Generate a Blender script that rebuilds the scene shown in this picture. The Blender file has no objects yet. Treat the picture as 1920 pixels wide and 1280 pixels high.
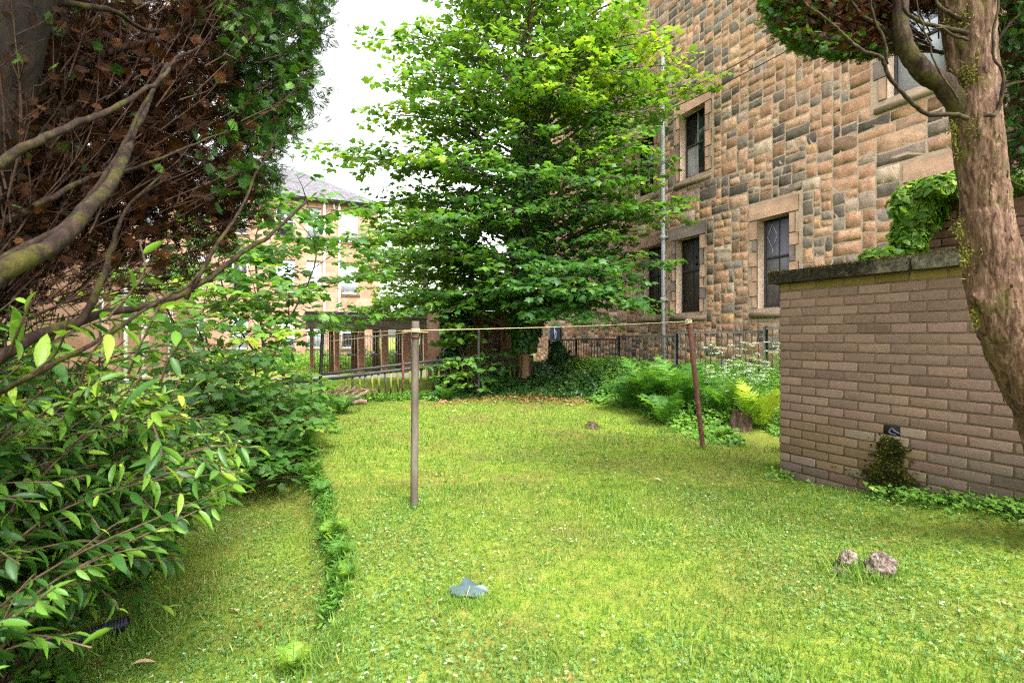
import bpy, math, random
import numpy as np
from mathutils import Vector
rng = np.random.default_rng(11)
random.seed(11)
SC = bpy.context.scene
COL = SC.collection

# ---------------------------------------------------------------- frame
F, CX, HY, CAMZ = 935.0, 960.0, 630.0, 1.25
PHI = math.radians(23.95)
CB, SB = math.cos(PHI), math.sin(PHI)

def W(px, py, d):
    """point seen at a photo position at a chosen real distance"""
    return np.array([(px - CX) / F * d, d, CAMZ + (HY - py) / F * d])

def site(u, w, z=0.0):
    return (u * CB - w * SB, u * SB + w * CB, z)

def to_site(x, y):
    return x * CB + y * SB, -x * SB + y * CB

def wall_w(px, u):
    r = (px - CX) / F
    d = u / (CB * r + SB)
    return d * (CB - SB * r), d

def front_u(px, w):
    r = (px - CX) / F
    d = w / (CB - SB * r)
    return d * (CB * r + SB), d

def sm(a, b, t):
    t = np.clip((np.asarray(t, float) - a) / (b - a), 0, 1)
    return t * t * (3 - 2 * t)

# ---------------------------------------------------------------- numpy noise
def _h(ix, iy, iz):
    n = (ix.astype(np.int64) * 374761393 + iy.astype(np.int64) * 668265263 + iz.astype(np.int64) * 1274126177) & 0x7fffffff
    n = ((n ^ (n >> 13)) * 1274126177) & 0x7fffffff
    return ((n ^ (n >> 16)) & 0xffff) / 65535.0

def vnoise(p, s=1.0):
    p = np.asarray(p, float) * s + 1000.0
    i = np.floor(p); f = p - i; f = f * f * (3 - 2 * f)
    i = i.astype(np.int64)
    r = 0
    for dx in (0, 1):
        for dy in (0, 1):
            for dz in (0, 1):
                wgt = (f[..., 0] if dx else 1 - f[..., 0]) * (f[..., 1] if dy else 1 - f[..., 1]) * (f[..., 2] if dz else 1 - f[..., 2])
                r = r + wgt * _h(i[..., 0] + dx, i[..., 1] + dy, i[..., 2] + dz)
    return r * 2 - 1

def vfbm(p, s=1.0, o=4):
    r = 0; a = .5
    for k in range(o):
        r = r + a * vnoise(p, s * 2 ** k); a *= .5
    return r

# ---------------------------------------------------------------- ground height
LY = [-3, 0, 1.2, 1.8, 2.54, 3.65, 5.6, 7.5, 9, 12]
LX = [-.3, -.42, -.5, -.6, -.84, -1.37, -2.33, -2.97, -3.35, -4.2]
def ground(x, y):
    x = np.asarray(x, float); y = np.asarray(y, float)
    u, w = to_site(x, y)
    g = .36 * np.exp(-(((x - .7) / 3.0) ** 2 + ((y - 11.8) / 1.8) ** 2))
    g = g + .21 * sm(4.2, 6.6, u) * sm(3.0, 5.0, w) + .19 * np.exp(-((x - 3.3) ** 2 / .5 + (y - 3.0) ** 2 / 1.1))
    xl = np.interp(y, LY, LX)
    g = g - (.2 * (1 - sm(-.2, .06, x - xl)) + .03 * np.clip(xl - x, 0, 4)) * (1 - sm(8.5, 11, y))
    g = g - .32 * sm(12.5, 19, y) * (1 - sm(5.5, 7.0, u))
    g = g + .018 * vnoise(np.stack([x, y, x * 0], -1), 1.7) + .006 * vnoise(np.stack([x, y, x * 0 + 5], -1), 6)
    return g

def gd(px, py):
    """where the line of sight through a photo point meets the ground"""
    lo, hi = .5, 40.0
    for d in np.arange(.6, 40, .05):
        p = W(px, py, d)
        if p[2] <= ground(p[0], p[1]):
            return np.array([p[0], p[1], float(ground(p[0], p[1]))])
    return W(px, py, 40)

# ---------------------------------------------------------------- mesh collecting
class Geo:
    def __init__(s):
        s.V = []; s.L = []; s.S = []; s.T = []; s.C = []; s.n = 0
    def add(s, V, Fc, tint=None, col=None):
        V = np.asarray(V, float).reshape(-1, 3)
        s.V.append(V)
        if isinstance(Fc, np.ndarray):
            s.L.append((Fc + s.n).ravel()); s.S.append(np.full(len(Fc), Fc.shape[1]))
        else:
            for f in Fc:
                s.L.append(np.asarray(f) + s.n); s.S.append(np.array([len(f)]))
        t = np.full(len(V), .5) if tint is None else np.broadcast_to(np.asarray(tint, float), (len(V),))
        s.T.append(t)
        c = np.ones((len(V), 3)) * .5 if col is None else np.broadcast_to(np.asarray(col, float), (len(V), 3))
        s.C.append(c)
        s.n += len(V)
        return s
    def box(s, x0, x1, y0, y1, z0, z1, tint=None, col=None):
        V = [(x, y, z) for z in (z0, z1) for y in (y0, y1) for x in (x0, x1)]
        return s.add(V, np.array([(0, 2, 3, 1), (4, 5, 7, 6), (0, 1, 5, 4), (2, 6, 7, 3), (0, 4, 6, 2), (1, 3, 7, 5)]), tint, col)
    def bbox(s, x0, x1, y0, y1, z0, z1, b=.004, tint=None, col=None):
        """box with chamfered edges"""
        b = min(b, (x1 - x0) * .3, (y1 - y0) * .3, (z1 - z0) * .3)
        V = []; idx = {}
        for ix, (X, sx) in enumerate(((x0, 1), (x1, -1))):
            for iy, (Y, sy) in enumerate(((y0, 1), (y1, -1))):
                for iz, (Z, sz) in enumerate(((z0, 1), (z1, -1))):
                    for ax in range(3):
                        p = [X + sx * b, Y + sy * b, Z + sz * b]
                        p[ax] = (X, Y, Z)[ax]
                        idx[ix, iy, iz, ax] = len(V); V.append(p)
        Fc = []
        for ax in range(3):
            for sd in (0, 1):
                q = []
                for a, c in ((0, 0), (0, 1), (1, 1), (1, 0)):
                    k = [a, c]; k.insert(ax, sd); q.append(idx[k[0], k[1], k[2], ax])
                if (sd == 0) ^ (ax == 1): q = q[::-1]
                Fc.append(q[::-1] if False else q)
        for ax in range(3):
            o = [k for k in range(3) if k != ax]
            for a in (0, 1):
                for c in (0, 1):
                    k0 = [0, 0, 0]; k0[o[0]] = a; k0[o[1]] = c
                    k1 = list(k0); k1[ax] = 1
                    Fc.append([idx[(*k0, o[0])], idx[(*k1, o[0])], idx[(*k1, o[1])], idx[(*k0, o[1])]])
        for a in (0, 1):
            for c in (0, 1):
                for e in (0, 1):
                    Fc.append([idx[a, c, e, 0], idx[a, c, e, 1], idx[a, c, e, 2]])
        return s.add(V, Fc, tint, col)
    def tube(s, pts, rad, n=8, tint=None, col=None, bump=0.0, cap=True):
        V, Fc = tube(pts, rad, n, bump, cap)
        return s.add(V, Fc, tint, col)
    def build(s, name, mat, parent=None, smooth=False):
        me = bpy.data.meshes.new(name)
        V = np.concatenate(s.V) if s.V else np.zeros((0, 3))
        L = np.concatenate(s.L).astype(np.int32); S = np.concatenate(s.S).astype(np.int32)
        me.vertices.add(len(V)); me.vertices.foreach_set('co', V.astype(np.float32).ravel())
        me.loops.add(len(L)); me.loops.foreach_set('vertex_index', L)
        me.polygons.add(len(S))
        st = np.concatenate([[0], np.cumsum(S)[:-1]]).astype(np.int32)
        me.polygons.foreach_set('loop_start', st); me.polygons.foreach_set('loop_total', S)
        if smooth: me.polygons.foreach_set('use_smooth', np.ones(len(S), bool))
        a = me.attributes.new('tint', 'FLOAT', 'POINT'); a.data.foreach_set('value', np.concatenate(s.T).astype(np.float32))
        c = me.attributes.new('Col', 'FLOAT_COLOR', 'POINT')
        cc = np.concatenate(s.C); c.data.foreach_set('color', np.concatenate([cc, np.ones((len(cc), 1))], 1).astype(np.float32).ravel())
        me.update(calc_edges=True); me.validate()
        me.materials.append(mat)
        o = bpy.data.objects.new(name, me); COL.objects.link(o)
        if parent is not None: o.parent = parent
        return o

def fix_normals(o):
    import bmesh
    bm = bmesh.new(); bm.from_mesh(o.data); bmesh.ops.recalc_face_normals(bm, faces=bm.faces); bm.to_mesh(o.data); bm.free()
    return o

def tube(pts, rad, n=8, bump=0.0, cap=True):
    P = np.asarray(pts, float); m = len(P)
    R = np.broadcast_to(np.asarray(rad, float), (m,))
    T = np.gradient(P, axis=0); T /= np.linalg.norm(T, axis=1)[:, None] + 1e-9
    ref = np.array([0, 0, 1.0]) if abs(T[0][2]) < .9 else np.array([1.0, 0, 0])
    N = np.zeros_like(P); x = np.cross(T[0], ref); x /= np.linalg.norm(x); N[0] = x
    for i in range(1, m):
        x = N[i - 1] - T[i] * np.dot(N[i - 1], T[i]); N[i] = x / (np.linalg.norm(x) + 1e-9)
    B = np.cross(T, N)
    a = np.arange(n) / n * 2 * math.pi
    rr = R[:, None] * np.ones((1, n))
    V = P[:, None] + rr[..., None] * (np.cos(a)[None, :, None] * N[:, None] + np.sin(a)[None, :, None] * B[:, None])
    if bump:
        dirv = (V - P[:, None]) / (rr[..., None] + 1e-9)
        q = V * np.array([1, 1, .35])
        V = V + dirv * (rr * bump * (vfbm(q, 6 / max(R.max(), .02) * .12, 3) + .4 * vnoise(q, 40)))[..., None]
    V = V.reshape(-1, 3)
    i = np.arange(m - 1)[:, None] * n; j = np.arange(n)[None, :]; k = (j + 1) % n
    Fq = np.stack([i + j, i + k, i + n + k, i + n + j], -1).reshape(-1, 4)
    faces = [f for f in Fq.tolist()] if cap else Fq
    if cap:
        faces.append(list(range(n))[::-1]); faces.append(list(range((m - 1) * n, m * n)))
    return V, faces

def spline(pts, k=8):
    """Catmull-Rom through control points"""
    P = np.asarray(pts, float)
    Q = np.concatenate([[2 * P[0] - P[1]], P, [2 * P[-1] - P[-2]]])
    out = []
    for i in range(1, len(Q) - 2):
        for t in np.arange(k) / k:
            a, b, c, d = Q[i - 1], Q[i], Q[i + 1], Q[i + 2]
            out.append(.5 * (2 * b + (c - a) * t + (2 * a - 5 * b + 4 * c - d) * t * t + (3 * b - a - 3 * c + d) * t ** 3))
    out.append(P[-1])
    return np.array(out)

def frames(nrm, dr):
    nrm = nrm / (np.linalg.norm(nrm, axis=1)[:, None] + 1e-9)
    dr = dr - nrm * np.sum(dr * nrm, 1)[:, None]
    dr = dr / (np.linalg.norm(dr, axis=1)[:, None] + 1e-9)
    x = np.cross(dr, nrm)
    return np.stack([x, dr, nrm], -1)

def scatter(geo, tv, tf, P, nrm, dr, sc, tint):
    if len(P) == 0: return
    R = frames(np.asarray(nrm, float), np.asarray(dr, float))
    sc = np.broadcast_to(np.asarray(sc, float), (len(P),)); tint = np.broadcast_to(np.asarray(tint, float), (len(P),))
    tv = np.asarray(tv, float); tf = np.asarray(tf)
    V = np.einsum('nij,kj->nki', R, tv) * sc[:, None, None] + np.asarray(P)[:, None]
    Fc = (tf[None] + (np.arange(len(P)) * len(tv))[:, None, None]).reshape(-1, tf.shape[1])
    geo.add(V.reshape(-1, 3), Fc, np.repeat(tint, len(tv)))

def rnd(n, s=1.0): return rng.normal(0, s, (n, 3))

# ---------------------------------------------------------------- leaf shapes (length 1 along y, stalk at origin)
def fan(outline, c=(0, .42, .0)):
    V = [c] + outline; n = len(outline)
    return np.array(V), np.array([(0, 1 + i, 1 + (i + 1) % n) for i in range(n)])
def _maple():
    half = [(.0, .0), (.22, -.02), (.30, .06), (.44, .20), (.36, .30), (.54, .52), (.40, .56), (.26, .55), (.22, .72), (.12, .84), (0, 1.0)]
    o = [(x, y, -.10 * abs(x) ** 1.2 * 1.4 - .12 * y * y) for x, y in half]
    o2 = [(-x, y, z) for x, y, z in o[::-1][1:-1]]
    return fan(o + o2, (0, .38, .02))
MAPLE = _maple()
def _maple_s():
    half = [(.0, .02), (.3, .02), (.44, .22), (.34, .30), (.54, .54), (.25, .58), (0, 1.0)]
    o = [(x, y, -.14 * abs(x) - .12 * y * y) for x, y in half]
    o2 = [(-x, y, z) for x, y, z in o[::-1][1:-1]]
    return fan(o + o2, (0, .38, .02))
MAPLE_S = _maple_s()
def _ivy():
    half = [(.0, .05), (.26, -.02), (.42, .2), (.28, .42), (.2, .62), (0, .95)]
    o = [(x, y, -.12 * abs(x) - .1 * y * y) for x, y in half]
    return fan(o + [(-x, y, z) for x, y, z in o[::-1][1:-1]], (0, .35, .03))
IVY = _ivy()
def _lance():
    ys = [0, .12, .32, .55, .78, 1.0]; ws = [.012, .08, .135, .14, .09, .0]
    V = []; 
    for y, w in zip(ys, ws):
        z = -.22 * y * y
        V += [(-w, y, z + w * .45), (0, y, z), (w, y, z + w * .45)]
    Fc = []
    for i in range(5):
        a = i * 3; b = a + 3
        Fc += [(a, a + 1, b + 1), (a, b + 1, b), (a + 1, a + 2, b + 2), (a + 1, b + 2, b + 1)]
    return np.array(V), np.array(Fc)
LANCE = _lance()
def _curl():
    V = LANCE[0].copy() * np.array([.82, 1, 1]); y = V[:, 1]
    V[:, 2] += .30 * y ** 2 - .35 * y ** 3 - .18 * y; V[:, 0] += .16 * y * y; V[:, 2] += V[:, 0] * .5 * y
    return V, LANCE[1]
LANCE_CURL = _curl()
def _spray(pairs=6, sub=2):
    V = []; Fc = []
    def finger(x0, y0, dx, dy, w):
        l = math.hypot(dx, dy); nx, ny = -dy / l * w, dx / l * w
        i = len(V)
        V.extend([(x0 - nx * .6, y0 - ny * .6, 0), (x0 + nx * .6, y0 + ny * .6, 0), (x0 + dx * .55 + nx, y0 + dy * .55 + ny, .01), (x0 + dx, y0 + dy, -.02), (x0 + dx * .55 - nx, y0 + dy * .55 - ny, .01)])
        Fc.extend([(i, i + 1, i + 2), (i, i + 2, i + 4), (i + 4, i + 2, i + 3)])
    finger(0, 0, 0, 1.0, .028)
    for k in range(pairs):
        y = .12 + .74 * k / pairs; L = .44 * (1 - .75 * k / pairs) + .08
        for sgn in (-1, 1):
            dx, dy = sgn * L * .75, L * .66
            finger(0, y, dx, dy, .024)
            for q in range(sub):
                t = .38 + .3 * q
                finger(dx * t, y + dy * t, sgn * L * .12, L * .36, .02)
                finger(dx * t, y + dy * t, sgn * L * .36, L * .06, .02)
    V = np.array(V); V[:, 2] -= .18 * V[:, 1] ** 2 + .25 * V[:, 0] ** 2
    return V, np.array(Fc)
SPRAY = _spray(6, 2)
SPRAY_S = _spray(5, 1)
def _blade():
    V = [(-.045, 0, 0), (.045, 0, 0), (.035, .5, .05), (-.035, .5, .05), (0, 1, .22)]
    return np.array(V), np.array([(0, 1, 2), (0, 2, 3), (3, 2, 4)])
BLADE = _blade()
def _round():
    o = [(.38 * math.sin(a), .45 - .45 * math.cos(a), -.05 * math.sin(a) ** 2) for a in np.arange(6) / 6 * 2 * math.pi]
    return fan(o, (0, .45, .05))
ROUND = _round()
def _trefoil():
    V = []; Fc = []
    for k in range(3):
        a = k * 2 * math.pi / 3
        i = len(V)
        for x, y in ((0, 0), (.25, .3), (.2, .52), (0, .46), (-.2, .52), (-.25, .3)):
            V.append((x * math.cos(a) - y * math.sin(a), x * math.sin(a) + y * math.cos(a), .1 * y))
        Fc += [(i, i + 1, i + 2), (i, i + 2, i + 3), (i, i + 3, i + 4), (i, i + 4, i + 5)]
    return np.array(V), np.array(Fc)
TREFOIL = _trefoil()

# ---------------------------------------------------------------- materials
def newmat(name):
    m = bpy.data.materials.new(name); m.use_nodes = True
    nt = m.node_tree; nt.nodes.clear()
    out = nt.nodes.new('ShaderNodeOutputMaterial')
    p = nt.nodes.new('ShaderNodeBsdfPrincipled')
    nt.links.new(p.outputs[0], out.inputs[0])
    return m, nt, p, out
def N(nt, typ, **kw):
    n = nt.nodes.new('ShaderNode' + typ)
    for k, v in kw.items():
        if hasattr(n, k): setattr(n, k, v)
        else: n.inputs[k].default_value = v
    return n
def ramp(nt, src, stops):
    r = nt.nodes.new('ShaderNodeValToRGB')
    e = r.color_ramp.elements
    while len(e) < len(stops): e.new(.5)
    for q, (p, c) in zip(e, stops):
        q.position = p; q.color = (*c, 1)
    nt.links.new(src, r.inputs[0])
    return r.outputs[0]
def noise(nt, scale, detail=4, rough=.6, vec=None, dist=0):
    n = N(nt, 'TexNoise', Scale=scale, Detail=detail, Roughness=rough, Distortion=dist)
    if vec is None:
        vec = nt.nodes.new('ShaderNodeTexCoord').outputs['Object']
    nt.links.new(vec, n.inputs['Vector'])
    return n.outputs['Fac']
def mixc(nt, a, b, fac, mode='MIX'):
    n = nt.nodes.new('ShaderNodeMix'); n.data_type = 'RGBA'; n.blend_type = mode
    for s, k in ((a, 6), (b, 7)):
        if isinstance(s, tuple): n.inputs[k].default_value = (*s, 1)
        else: nt.links.new(s, n.inputs[k])
    if isinstance(fac, float): n.inputs[0].default_value = fac
    else: nt.links.new(fac, n.inputs[0])
    return n.outputs[2]
def bump(nt, p, h, strength=.5, dist=.01, prev=None):
    b = N(nt, 'Bump', Strength=strength, Distance=dist)
    nt.links.new(h, b.inputs['Height'])
    if prev is not None: nt.links.new(prev, b.inputs['Normal'])
    nt.links.new(b.outputs[0], p.inputs['Normal'])
    return b.outputs[0]
def math1(nt, op, a, b=None):
    n = nt.nodes.new('ShaderNodeMath'); n.operation = op
    for i, s in enumerate((a, b)):
        if s is None: continue
        if isinstance(s, (int, float)): n.inputs[i].default_value = s
        else: nt.links.new(s, n.inputs[i])
    return n.outputs[0]

def leaf_mat(name, stops, trans=.35, rough=.45, spec=.4, tboost=(1.5, 1.5, .7)):
    m, nt, p, out = newmat(name)
    a = N(nt, 'Attribute', attribute_name='tint')
    c = ramp(nt, a.outputs['Fac'], stops)
    nt.links.new(c, p.inputs['Base Color'])
    p.inputs['Roughness'].default_value = rough
    p.inputs['Specular IOR Level'].default_value = spec
    t = nt.nodes.new('ShaderNodeBsdfTranslucent')
    nt.links.new(mixc(nt, c, tboost, 1.0, 'MULTIPLY'), t.inputs[0])
    mx = nt.nodes.new('ShaderNodeMixShader'); mx.inputs[0].default_value = trans
    nt.links.new(p.outputs[0], mx.inputs[1]); nt.links.new(t.outputs[0], mx.inputs[2])
    nt.links.new(mx.outputs[0], out.inputs[0])
    return m

def rough_mat(name, stops, scale=8, rough=.85, bstr=.5, bdist=.01, bscale=60, spec=.25, metal=0., stretch=None):
    m, nt, p, out = newmat(name)
    tc = nt.nodes.new('ShaderNodeTexCoord').outputs['Object']
    if stretch:
        mp = nt.nodes.new('ShaderNodeMapping'); mp.inputs['Scale'].default_value = stretch
        nt.links.new(tc, mp.inputs[0]); tc = mp.outputs[0]
    c = ramp(nt, noise(nt, scale, 6, .65, tc), stops)
    nt.links.new(c, p.inputs['Base Color'])
    p.inputs['Roughness'].default_value = rough; p.inputs['Specular IOR Level'].default_value = spec
    p.inputs['Metallic'].default_value = metal
    bump(nt, p, noise(nt, bscale, 5, .7, tc), bstr, bdist)
    return m

def attr_mat(name, nscale=14, lo=.65, hi=1.3, rough=.9, bscale=40, bstr=.6, bdist=.015, grime=None, nr=.7):
    m, nt, p, out = newmat(name)
    a = N(nt, 'Attribute', attribute_name='Col')
    n1 = noise(nt, nscale, 6, nr)
    c = mixc(nt, a.outputs['Color'], ramp(nt, n1, [(.25, (lo,) * 3), (.75, (hi,) * 3)]), 1.0, 'MULTIPLY')
    if grime:
        c = mixc(nt, c, grime, ramp(nt, noise(nt, 1.3, 5, .7), [(.55, (0, 0, 0)), (.8, (.55,) * 3)]))
    nt.links.new(c, p.inputs['Base Color'])
    p.inputs['Roughness'].default_value = rough; p.inputs['Specular IOR Level'].default_value = .2
    bump(nt, p, noise(nt, bscale, 6, .75), bstr, bdist)
    return m

M = {}
M['sycamore'] = leaf_mat('sycamore_leaf', [(0, (.026, .085, .026)), (.30, (.045, .130, .028)), (.6, (.090, .195, .022)), (.85, (.19, .31, .022)), (1, (.30, .40, .03))], .44, .40, .4)
M['sapling'] = leaf_mat('sapling_leaf', [(0, (.034, .105, .026)), (.4, (.066, .17, .03)), (.75, (.14, .27, .03)), (1, (.30, .38, .04))], .43, .42, .4)
M['laurel'] = leaf_mat('glossy_leaf', [(0, (.014, .052, .012)), (.4, (.036, .105, .018)), (.7, (.115, .24, .026)), (1, (.32, .44, .05))], .36, .40, .34)
M['ivy'] = leaf_mat('ivy_leaf', [(0, (.012, .045, .012)), (.5, (.034, .105, .020)), (.85, (.08, .20, .024)), (1, (.2, .33, .03))], .26, .33, .5)
M['fern'] = leaf_mat('fern_leaf', [(0, (.036, .115, .024)), (.5, (.075, .195, .028)), (.8, (.16, .29, .03)), (1, (.33, .40, .045))], .42, .5, .3)
M['weeds'] = leaf_mat('weed_leaf', [(0, (.045, .135, .018)), (.5, (.105, .24, .028)), (.85, (.20, .34, .04)), (1, (.34, .44, .06))], .42, .48, .35)
M['grass'] = leaf_mat('grass_blade', [(0, (.040, .10, .020)), (.25, (.080, .175, .028)), (.55, (.145, .255, .038)), (.8, (.225, .32, .058)), (1, (.38, .40, .15))], .4, .5, .25)
M['clover'] = leaf_mat('clover_leaf', [(0, (.04, .11, .022)), (.5, (.105, .205, .045)), (.85, (.18, .285, .08)), (1, (.30, .39, .16))], .3, .5, .4)
M['green_spray'] = leaf_mat('cypress_green', [(0, (.008, .030, .008)), (.5, (.028, .085, .012)), (1, (.10, .23, .02))], .28, .55, .25)
M['brown_spray'] = leaf_mat('cypress_brown', [(0, (.010, .004, .002)), (.5, (.040, .015, .005)), (.85, (.115, .042, .011)), (1, (.19, .08, .025))], .22, .7, .12, (1.2, 1, .8))
M['petal'] = leaf_mat('white_petal', [(0, (.26, .36, .20)), (1, (.50, .55, .42))], .25, .6, .2, (1, 1, 1))
M['dead_leaf'] = leaf_mat('dead_leaf', [(0, (.10, .035, .015)), (.4, (.24, .09, .03)), (.7, (.34, .18, .08)), (1, (.45, .34, .22))], .15, .7, .2, (1.1, 1, .8))
M['blue_leaf'] = leaf_mat('blue_grey_leaf', [(0, (.030, .055, .062)), (1, (.065, .105, .115))], .1, .45, .5, (1, 1, 1))
# ---------------------------------------------------------------- things
from mathutils import Matrix
def tag(o, label=None, cat=None, group=None, kind=None):
    if label: o['label'] = label
    if cat: o['category'] = cat
    if group: o['group'] = group
    if kind: o['kind'] = kind
    return o
ROOTS = {}
def thing(name, label, cat, loc=(0, 0, 0), rot=0.0, group=None):
    o = bpy.data.objects.new(name, None); COL.objects.link(o)
    o.location = tuple(float(v) for v in loc); o.rotation_euler = (0, 0, rot); o.empty_display_size = .2
    ROOTS[o.name] = (Matrix.Translation(o.location) @ Matrix.Rotation(rot, 4, 'Z')).inverted()
    return tag(o, label, cat, group)
def wpart(geo, name, mat, root, smooth=False, sub=None):
    """a part whose shape was worked out in world coordinates"""
    o = geo.build(name, mat, None, smooth)
    if sub is None:
        o.parent = root; o.matrix_parent_inverse = ROOTS[root.name]
    else:
        o.parent = sub
    return o

# ---------------------------------------------------------------- setting materials
def ground_mat():
    m, nt, p, out = newmat('lawn_soil_and_moss')
    n1 = noise(nt, .9, 5, .65); n2 = noise(nt, 11, 6, .7); n3 = noise(nt, 70, 4, .7)
    moss = ramp(nt, n2, [(.3, (.075, .125, .014)), (.5, (.145, .205, .022)), (.7, (.24, .25, .05))])
    dry = ramp(nt, n3, [(.3, (.07, .045, .02)), (.55, (.17, .13, .04)), (.75, (.25, .22, .08))])
    c = mixc(nt, moss, dry, ramp(nt, n1, [(.44, (0, 0, 0)), (.66, (.8,) * 3)]))
    c = mixc(nt, c, (.05, .032, .018), ramp(nt, noise(nt, 2.6, 6, .75), [(.64, (0, 0, 0)), (.74, (.8,) * 3)]))
    nt.links.new(c, p.inputs['Base Color']); p.inputs['Roughness'].default_value = .95
    p.inputs['Specular IOR Level'].default_value = .1
    bump(nt, p, n3, .9, .02)
    return m
M['ground'] = ground_mat()
M['asphalt'] = rough_mat('path_asphalt', [(.3, (.10, .095, .09)), (.7, (.17, .16, .155))], 20)
M['stone'] = attr_mat('rubble_stone', 10, .68, 1.52, .95, 40, .8, .03, (.075, .062, .053), .64)
M['mortar'] = rough_mat('lime_mortar', [(.3, (.38, .27, .19)), (.7, (.54, .41, .31))], 5, .95, .8, .02, 60)
M['dressed'] = attr_mat('dressed_sandstone', 5, .75, 1.2, .9, 70, .35, .006, (.10, .07, .045))
M['brick'] = attr_mat('mauve_brick', 30, .84, 1.14, .9, 150, .7, .004)
M['brick_mortar'] = rough_mat('brick_mortar', [(.3, (.155, .108, .068)), (.7, (.23, .165, .11))], 25, .95, .8, .006, 140)
M['concrete'] = rough_mat('mossy_coping', [(.28, (.02, .02, .012)), (.42, (.07, .065, .045)), (.55, (.16, .15, .11)), (.72, (.24, .24, .20))], 26, .95, 1.0, .02, 55)
M['moss'] = rough_mat('wet_moss', [(.3, (.006, .008, .002)), (.5, (.028, .032, .004)), (.68, (.085, .085, .010))], 45, .9, 1.0, .03, 80)
M['black'] = rough_mat('hole_shade_black', [(.3, (.004, .004, .004)), (.7, (.012, .012, .012))], 10)  # flat black that stands in for the shade inside holes
M['pipe'] = rough_mat('painted_iron_pipe', [(.3, (.25, .26, .27)), (.7, (.42, .43, .45))], 6, .5, .1, .003, 20, .4)
M['frame'] = rough_mat('dark_window_frame', [(.3, (.022, .020, .022)), (.7, (.05, .045, .045))], 12, .6)
M['white'] = rough_mat('white_frame', [(.3, (.62, .62, .60)), (.7, (.78, .78, .76))], 12, .5)
M['rail'] = rough_mat('weathered_black_rail', [(.3, (.014, .015, .015)), (.55, (.04, .042, .04)), (.72, (.10, .095, .085))], 30, .6, .5, .004, 60, .4)
M['mossrail'] = rough_mat('mossy_picket', [(.30, (.022, .022, .024)), (.42, (.07, .065, .04)), (.55, (.19, .18, .035)), (.75, (.30, .26, .08))], 9, .85, .7, .006, 60, .2, 0, (1, 1, .35))
M['rust'] = rough_mat('rusty_iron', [(.3, (.045, .018, .012)), (.55, (.11, .045, .032)), (.75, (.17, .075, .05))], 18, .8, .5, .003, 90)
M['galv'] = rough_mat('weathered_steel_post', [(.28, (.045, .032, .022)), (.5, (.10, .082, .062)), (.68, (.155, .14, .10)), (.8, (.12, .13, .04))], 7, .75, .4, .003, 80, .3, 0, (1, 1, .4))
M['rope'] = rough_mat('yellowed_rope', [(.3, (.36, .31, .17)), (.7, (.50, .45, .29))], 60, .8)
M['wire'] = rough_mat('black_cable', [(.3, (.012, .012, .012)), (.7, (.03, .03, .03))], 10)
M['wood'] = rough_mat('dark_weathered_boards', [(.3, (.035, .028, .02)), (.5, (.09, .075, .052)), (.75, (.17, .15, .10))], 6, .85, .6, .006, 30, .2, 0, (.25, 1, 5))
M['felt'] = rough_mat('roofing_felt', [(.3, (.045, .04, .038)), (.7, (.12, .11, .11))], 14, .9)
M['framewood'] = rough_mat('brown_timber', [(.3, (.22, .13, .055)), (.7, (.40, .26, .12))], 9, .7)
M['log'] = rough_mat('dead_log', [(.3, (.09, .05, .03)), (.5, (.21, .13, .09)), (.72, (.36, .27, .20))], 14, .9, .8, .01, 50, .2, 0, (1, 1, 1))
M['stump'] = rough_mat('rotting_stump', [(.3, (.025, .015, .010)), (.5, (.10, .065, .04)), (.72, (.26, .20, .15))], 12, .95, 1, .02, 50, .2, 0, (2.2, 2.2, .6))
M['root'] = rough_mat('bleached_root', [(.32, (.03, .02, .014)), (.43, (.11, .08, .06)), (.6, (.23, .19, .16)), (.75, (.34, .30, .27))], 26, .95, 1, .012, 60)
M['blackplastic'] = rough_mat('black_plastic', [(.3, (.010, .011, .022)), (.7, (.03, .033, .06))], 10, .35, .1, .002, 30, .5)

def glass_mat(name, c0, c1, rough=.08, scale=2.0, spec=.6):
    m, nt, p, out = newmat(name)
    nt.links.new(ramp(nt, noise(nt, scale, 3, .5), [(.35, c0), (.65, c1)]), p.inputs['Base Color'])
    p.inputs['Roughness'].default_value = rough; p.inputs['Specular IOR Level'].default_value = spec
    return m
M['glass'] = glass_mat('dark_window_glass', (.010, .010, .013), (.05, .05, .055), .1)
M['meshglass'] = glass_mat('screened_blue_glass', (.13, .125, .165), (.24, .225, .26), .5, 1.1, .3)
M['meshdark'] = glass_mat('screened_dark_glass', (.06, .054, .058), (.12, .11, .112), .5, 1.5, .3)
M['skyglass'] = glass_mat('painted_reflection_glass', (.42, .47, .56), (.58, .62, .70), .15, .6)  # bright sky reflection is put into the pane's base colour
M['shutter'] = glass_mat('pale_shutter', (.19, .18, .17), (.26, .25, .24), .6, 1, .2)
M['blind'] = glass_mat('drawn_white_blind', (.55, .55, .54), (.68, .68, .67), .6, .6)

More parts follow.
